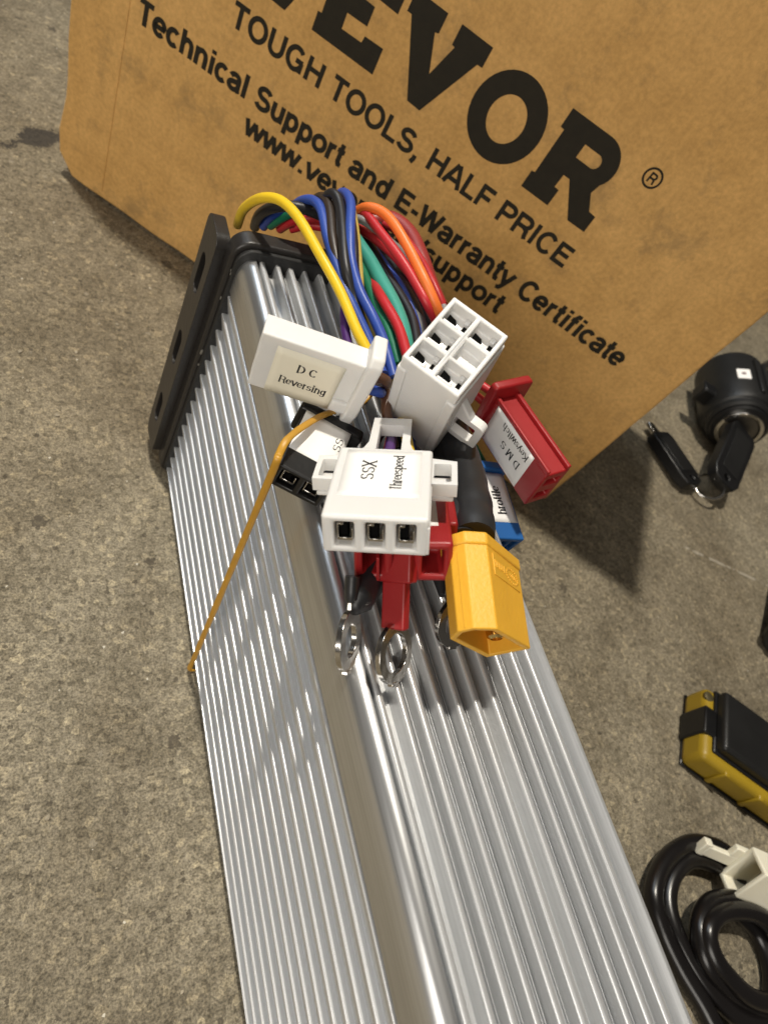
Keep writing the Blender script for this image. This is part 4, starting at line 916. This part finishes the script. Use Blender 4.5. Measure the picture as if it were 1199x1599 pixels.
# ------------------------------------------------------------------ rubber band
def rubber_band():
    r, col, pts = PATHS['bandtop']
    p = [Vector(a) for a in pts] + [Vector(pts[-1]).lerp(Vector((-0.9, -67.3, 2.4)), k) for k in (0.25, 0.5, 0.75, 0.93)] + [Vector((-0.9, -67.3, 2.0)), Vector((0.2, -67.5, 0.75)), Vector((4, -67.5, 0.72))]
    P = catmull(p, 10)
    rad = [0.66 * (1 + 0.16 * noise.noise(Vector((i * 0.2, 1, 0)))) for i in range(len(P))]
    o = obj('rubber_band', tube(bmesh.new(), P, 1, 12, flat=0.5, radii=rad), BAND, smooth=60)
    tag(o, 'amber rubber band stretched down the left side of the finned case', 'rubber band')
rubber_band()

# ------------------------------------------------------------------ things on the floor to the right
def ignition():
    F = Vector((317, 26.5, 20.5)); B = Vector((341, 64, 20.5)); d = (B - F).normalized()
    z = -d; x = Vector((0, 0, 1)).cross(z).normalized(); y = z.cross(x)
    mw = frame(F, x, y, z)
    t = thing('ignition_lock', 'black ignition lock barrel with chrome ring lying by the carton', 'lock', mw=mw)
    bm = lathe(bmesh.new(), [(15.5, -52), (19.2, -50), (19.8, -30), (19.8, -12), (18.6, -8), (17.4, -7), (17.4, -4), (16.2, -2.6)], 48)
    obj('barrel', bm, DARKB, t, smooth=30)
    obj('bezel', lathe(bmesh.new(), [(15.0, -3.5), (15.6, -2.0), (14.6, -0.8), (12.6, -0.8)], 48), BLACK, t, smooth=30)
    bm = bmesh.new(); circ = lambda r, k=40: [(r * math.cos(2 * math.pi * j / k), r * math.sin(2 * math.pi * j / k)) for j in range(k)]
    obj('chrome_ring', holed_plate(circ(12.6), [circ(10.6)], -1.4, 1.2), CHROME, t, bevel=(0.6, 3))
    obj('lock_core', lathe(bmesh.new(), [(10.4, -1.6), (10.4, -0.4), (9.8, 0.2), (3, 0.3)], 40), mat('grey_metal', (0.20, 0.19, 0.18), 0.35, metal=1.0, var=(90, 0.2)), t, smooth=30)
    # moulded ribs along the barrel
    for k in range(5):
        a = math.radians(28 + k * 17)
        bm = bmesh.new(); box(bm, (18.6, -1.6, -44), (21.4, 1.6, -12)); bmesh.ops.transform(bm, matrix=Matrix.Rotation(a, 4, 'Z'), verts=bm.verts)
        obj('rib', bm, DARKB, t, bevel=(0.7, 2))
    # side lug
    obj('mounting_lug', boxm(((-27, -6, -22), (-17, 4, -13))), BLACK, t, bevel=(1.2, 2))
    a = math.radians(122)
    bm = bmesh.new(); box(bm, (19.5, -3.6, -31), (20.15, 3.6, -22)); bmesh.ops.transform(bm, matrix=Matrix.Rotation(a, 4, 'Z'), verts=bm.verts)
    st = obj('white_sticker', bm, PAPER, t, bevel=(0.1, 1))
    bm = bmesh.new(); box(bm, (20.1, -1.1, -27.8), (20.25, 1.1, -25.4)); bmesh.ops.transform(bm, matrix=Matrix.Rotation(a, 4, 'Z'), verts=bm.verts)
    obj('sticker_mark', bm, mat('faded_print', (0.25, 0.2, 0.2), 0.7, var=(900, 0.5)), st)
    r, col, pts = PATHS['lockcord']; inv = mw.inverted()
    obj('cord', tube(bmesh.new(), [(inv @ (p * MM)) / MM for p in catmull([(338, 58, 22)] + list(pts), 8)], 3.0, 14), CABLE, t, smooth=60)

def key(label, base, tip, thick_dir, width, hole_end=True):
    b, e = Vector(base), Vector(tip); y = (e - b); Lk = y.length; y.normalize()
    n = Vector(thick_dir); n = (n - y * n.dot(y)).normalized(); x = y.cross(n)
    t = thing('key', label, 'key', mw=frame(b, x, y, n), group='pair of black headed keys')
    w = width / 2
    bow = [(-w * 0.82, 0), (w * 0.82, 0), (w, 3), (w, Lk - 6), (w * 0.75, Lk - 1.2), (w * 0.3, Lk), (-w * 0.3, Lk), (-w * 0.75, Lk - 1.2), (-w, Lk - 6), (-w, 3)]
    hole = [(2.1 * math.cos(2 * math.pi * j / 16), Lk - 4.6 + 2.1 * math.sin(2 * math.pi * j / 16)) for j in range(16)]
    obj('bow', holed_plate(bow, [hole], -3.0, 3.0), BLACK, t, bevel=(0.8, 3))
    obj('bow_inlay', holed_plate(rrect(-w * 0.62, 4, w * 0.62, Lk - 9, 1.5, 4), [], 2.9, 3.35), DARKB, t, bevel=(0.15, 2))
    obj('blade', boxm(((-2.8, -8 if hole_end else -5, -0.9), (2.8, 0.4, 0.9))), CHROME, t, bevel=(0.2, 2))
    return t

def key_set():
    key('black headed key pushed into the ignition lock', (315.5, 23.5, 21.5), (283, -6, 11.5), camdir(0.45, -0.2, -0.85), 20)
    key('black headed spare key lying loose left of the lock', (266, 31, 4.3), (271, -3.5, 4.3), (0.12, 0, 1), 20)
    bm = bmesh.new()
    c = Vector((281, -4.5, 7.0)); pts = [c + Vector((8.2 * math.cos(a), 7.4 * math.sin(a), 3.0 * math.cos(a))) for a in [2 * math.pi * k / 40 for k in range(41)]]
    tube(bm, pts, 0.85, 10, cap=False)
    tag(obj('key_ring', bm, CHROME, smooth=60), 'small shiny split ring joining the two keys', 'key ring')

def module():
    A = Vector((169.8, -124.9, 0)); Bv = Vector((190.6, -102.2, 0)) - A; ax_y = Bv.normalized(); ax_x = Vector((ax_y.y, -ax_y.x, 0))
    Ly = Bv.length; Lx = 78.0
    mw = frame(A, ax_x, ax_y, Vector((0, 0, 1)))
    t = thing('yellow_black_module', 'mustard yellow block with a black cover at the right edge', 'module', mw=mw)
    obj('base', boxm(((0, 0, 0.4), (Lx, Ly, 12.0))), MUST, t, bevel=(2.6, 4))
    obj('skirt', boxm(((0.4, -0.25, 0.2), (Lx + .2, Ly + .2, 1.2))), BLACK, t, bevel=(0.5, 2))
    # moulded recesses along the near side: dark pockets between yellow webs
    for k in range(4):
        obj('web', boxm(((11 + k * 16, -0.9, 1.5), (13.4 + k * 16, 2, 11.4))), MUST, t, bevel=(0.6, 2))
    obj('strap', boxm(((-0.9, 9.5, 0.6), (9, 21.0, 13.0))), BLACK, t, bevel=(0.8, 3))
    obj('cover', boxm(((4.6, 4.6, 11.6), (Lx - 4, Ly - 1.0, 17.0))), DARKB, t, bevel=(1.6, 4))
    obj('cover_rim', boxm(((3.6, 3.6, 11.2), (Lx - 3, Ly - 0.2, 13.0))), BLACK, t, bevel=(0.8, 3))
    obj('screw', lathe(bmesh.new(), [(2.2, 12.0), (2.2, 12.8), (1.7, 13.1), (0.6, 13.1)], 20, Matrix.Translation((1.9, Ly - 4.2, -1.0))), mat('dull_screw', (0.12, 0.10, 0.05), 0.5, metal=0.6, var=(200, 0.3)), t, smooth=40)

def coil():
    t = thing('cable_coil', 'loose coil of glossy black cable on the floor', 'cable', (140, -170, 0))
    for k in ('coil1', 'coil2', 'coil3', 'coil4', 'coil5'):
        r, col, pts = PATHS[k]
        P = [p - Vector((140, -170, 0)) for p in catmull([(x, y, max(z, r + 0.1)) for x, y, z in pts], 10)]
        obj('strand', tube(bmesh.new(), P, r, 16), CABLE, t, smooth=60)

def cream_plug():
    o, ax, (Dx, Dy, Dz) = pose('cream'); k = 1.2
    o = CP / MM + (o - CP / MM) * k; Dx, Dy, Dz = Dx * k, Dy * k, Dz * k
    # local: x short side, y long side, z into the body
    t = thing('cream_plug', 'cream white plug with an open shell lying on the cable coil', 'connector', mw=frame(o, *ax))
    w = 1.5
    bm = bmesh.new()
    ou = [(0, 0), (Dx, 0), (Dx, Dy), (0, Dy)]; inn = [(w, w), (Dx - w, w), (Dx - w, Dy - w), (w, Dy - w)]
    a = [bm.verts.new((*p, 0)) for p in ou]; b = [bm.verts.new((*p, Dz)) for p in ou]; c = [bm.verts.new((*p, 0)) for p in inn]; d = [bm.verts.new((*p, 9)) for p in inn]
    for i in range(4):
        j = (i + 1) % 4
        bm.faces.new((a[i], a[j], b[j], b[i])); bm.faces.new((a[i], c[i], c[j], a[j])); bm.faces.new((c[i], d[i], d[j], c[j]))
    bm.faces.new(b); bm.faces.new(d); bmesh.ops.recalc_face_normals(bm, faces=bm.faces)
    obj('shell', bm, CREAM, t, bevel=(0.5, 3))
    obj('latch_arm', boxm(((Dx - 0.4, Dy * 0.28, -11.0), (Dx + 1.6, Dy * 0.55, 6)), ((Dx - 0.2, Dy * 0.24, -12.6), (Dx + 2.6, Dy * 0.6, -9.8)), ((Dx - 0.3, Dy * 0.5, -3.0), (Dx + 1.8, Dy * 0.8, 4))), CREAM, t, bevel=(0.4, 3))

def grip():
    t = thing('black_grip', 'black rubber grip end barely showing at the right edge', 'grip', mw=frame(Vector((268, -91, 12.5)), Vector((0.6, -0.8, 0)), Vector((0, 0, 1)), Vector((-0.8, -0.6, 0))))
    obj('sleeve', lathe(bmesh.new(), [(10.5, -60), (11.5, -58), (11.5, 0), (12.3, 1), (12.3, 5), (11.2, 6.5), (4, 6.8)], 36), RUBBER, t, smooth=30)
    obj('end_cap', lathe(bmesh.new(), [(8.5, 6.4), (8.5, 7.8), (7.6, 8.4), (2, 8.5)], 30), DARKB, t, smooth=30)
ignition(); key_set(); module(); coil(); cream_plug(); grip()
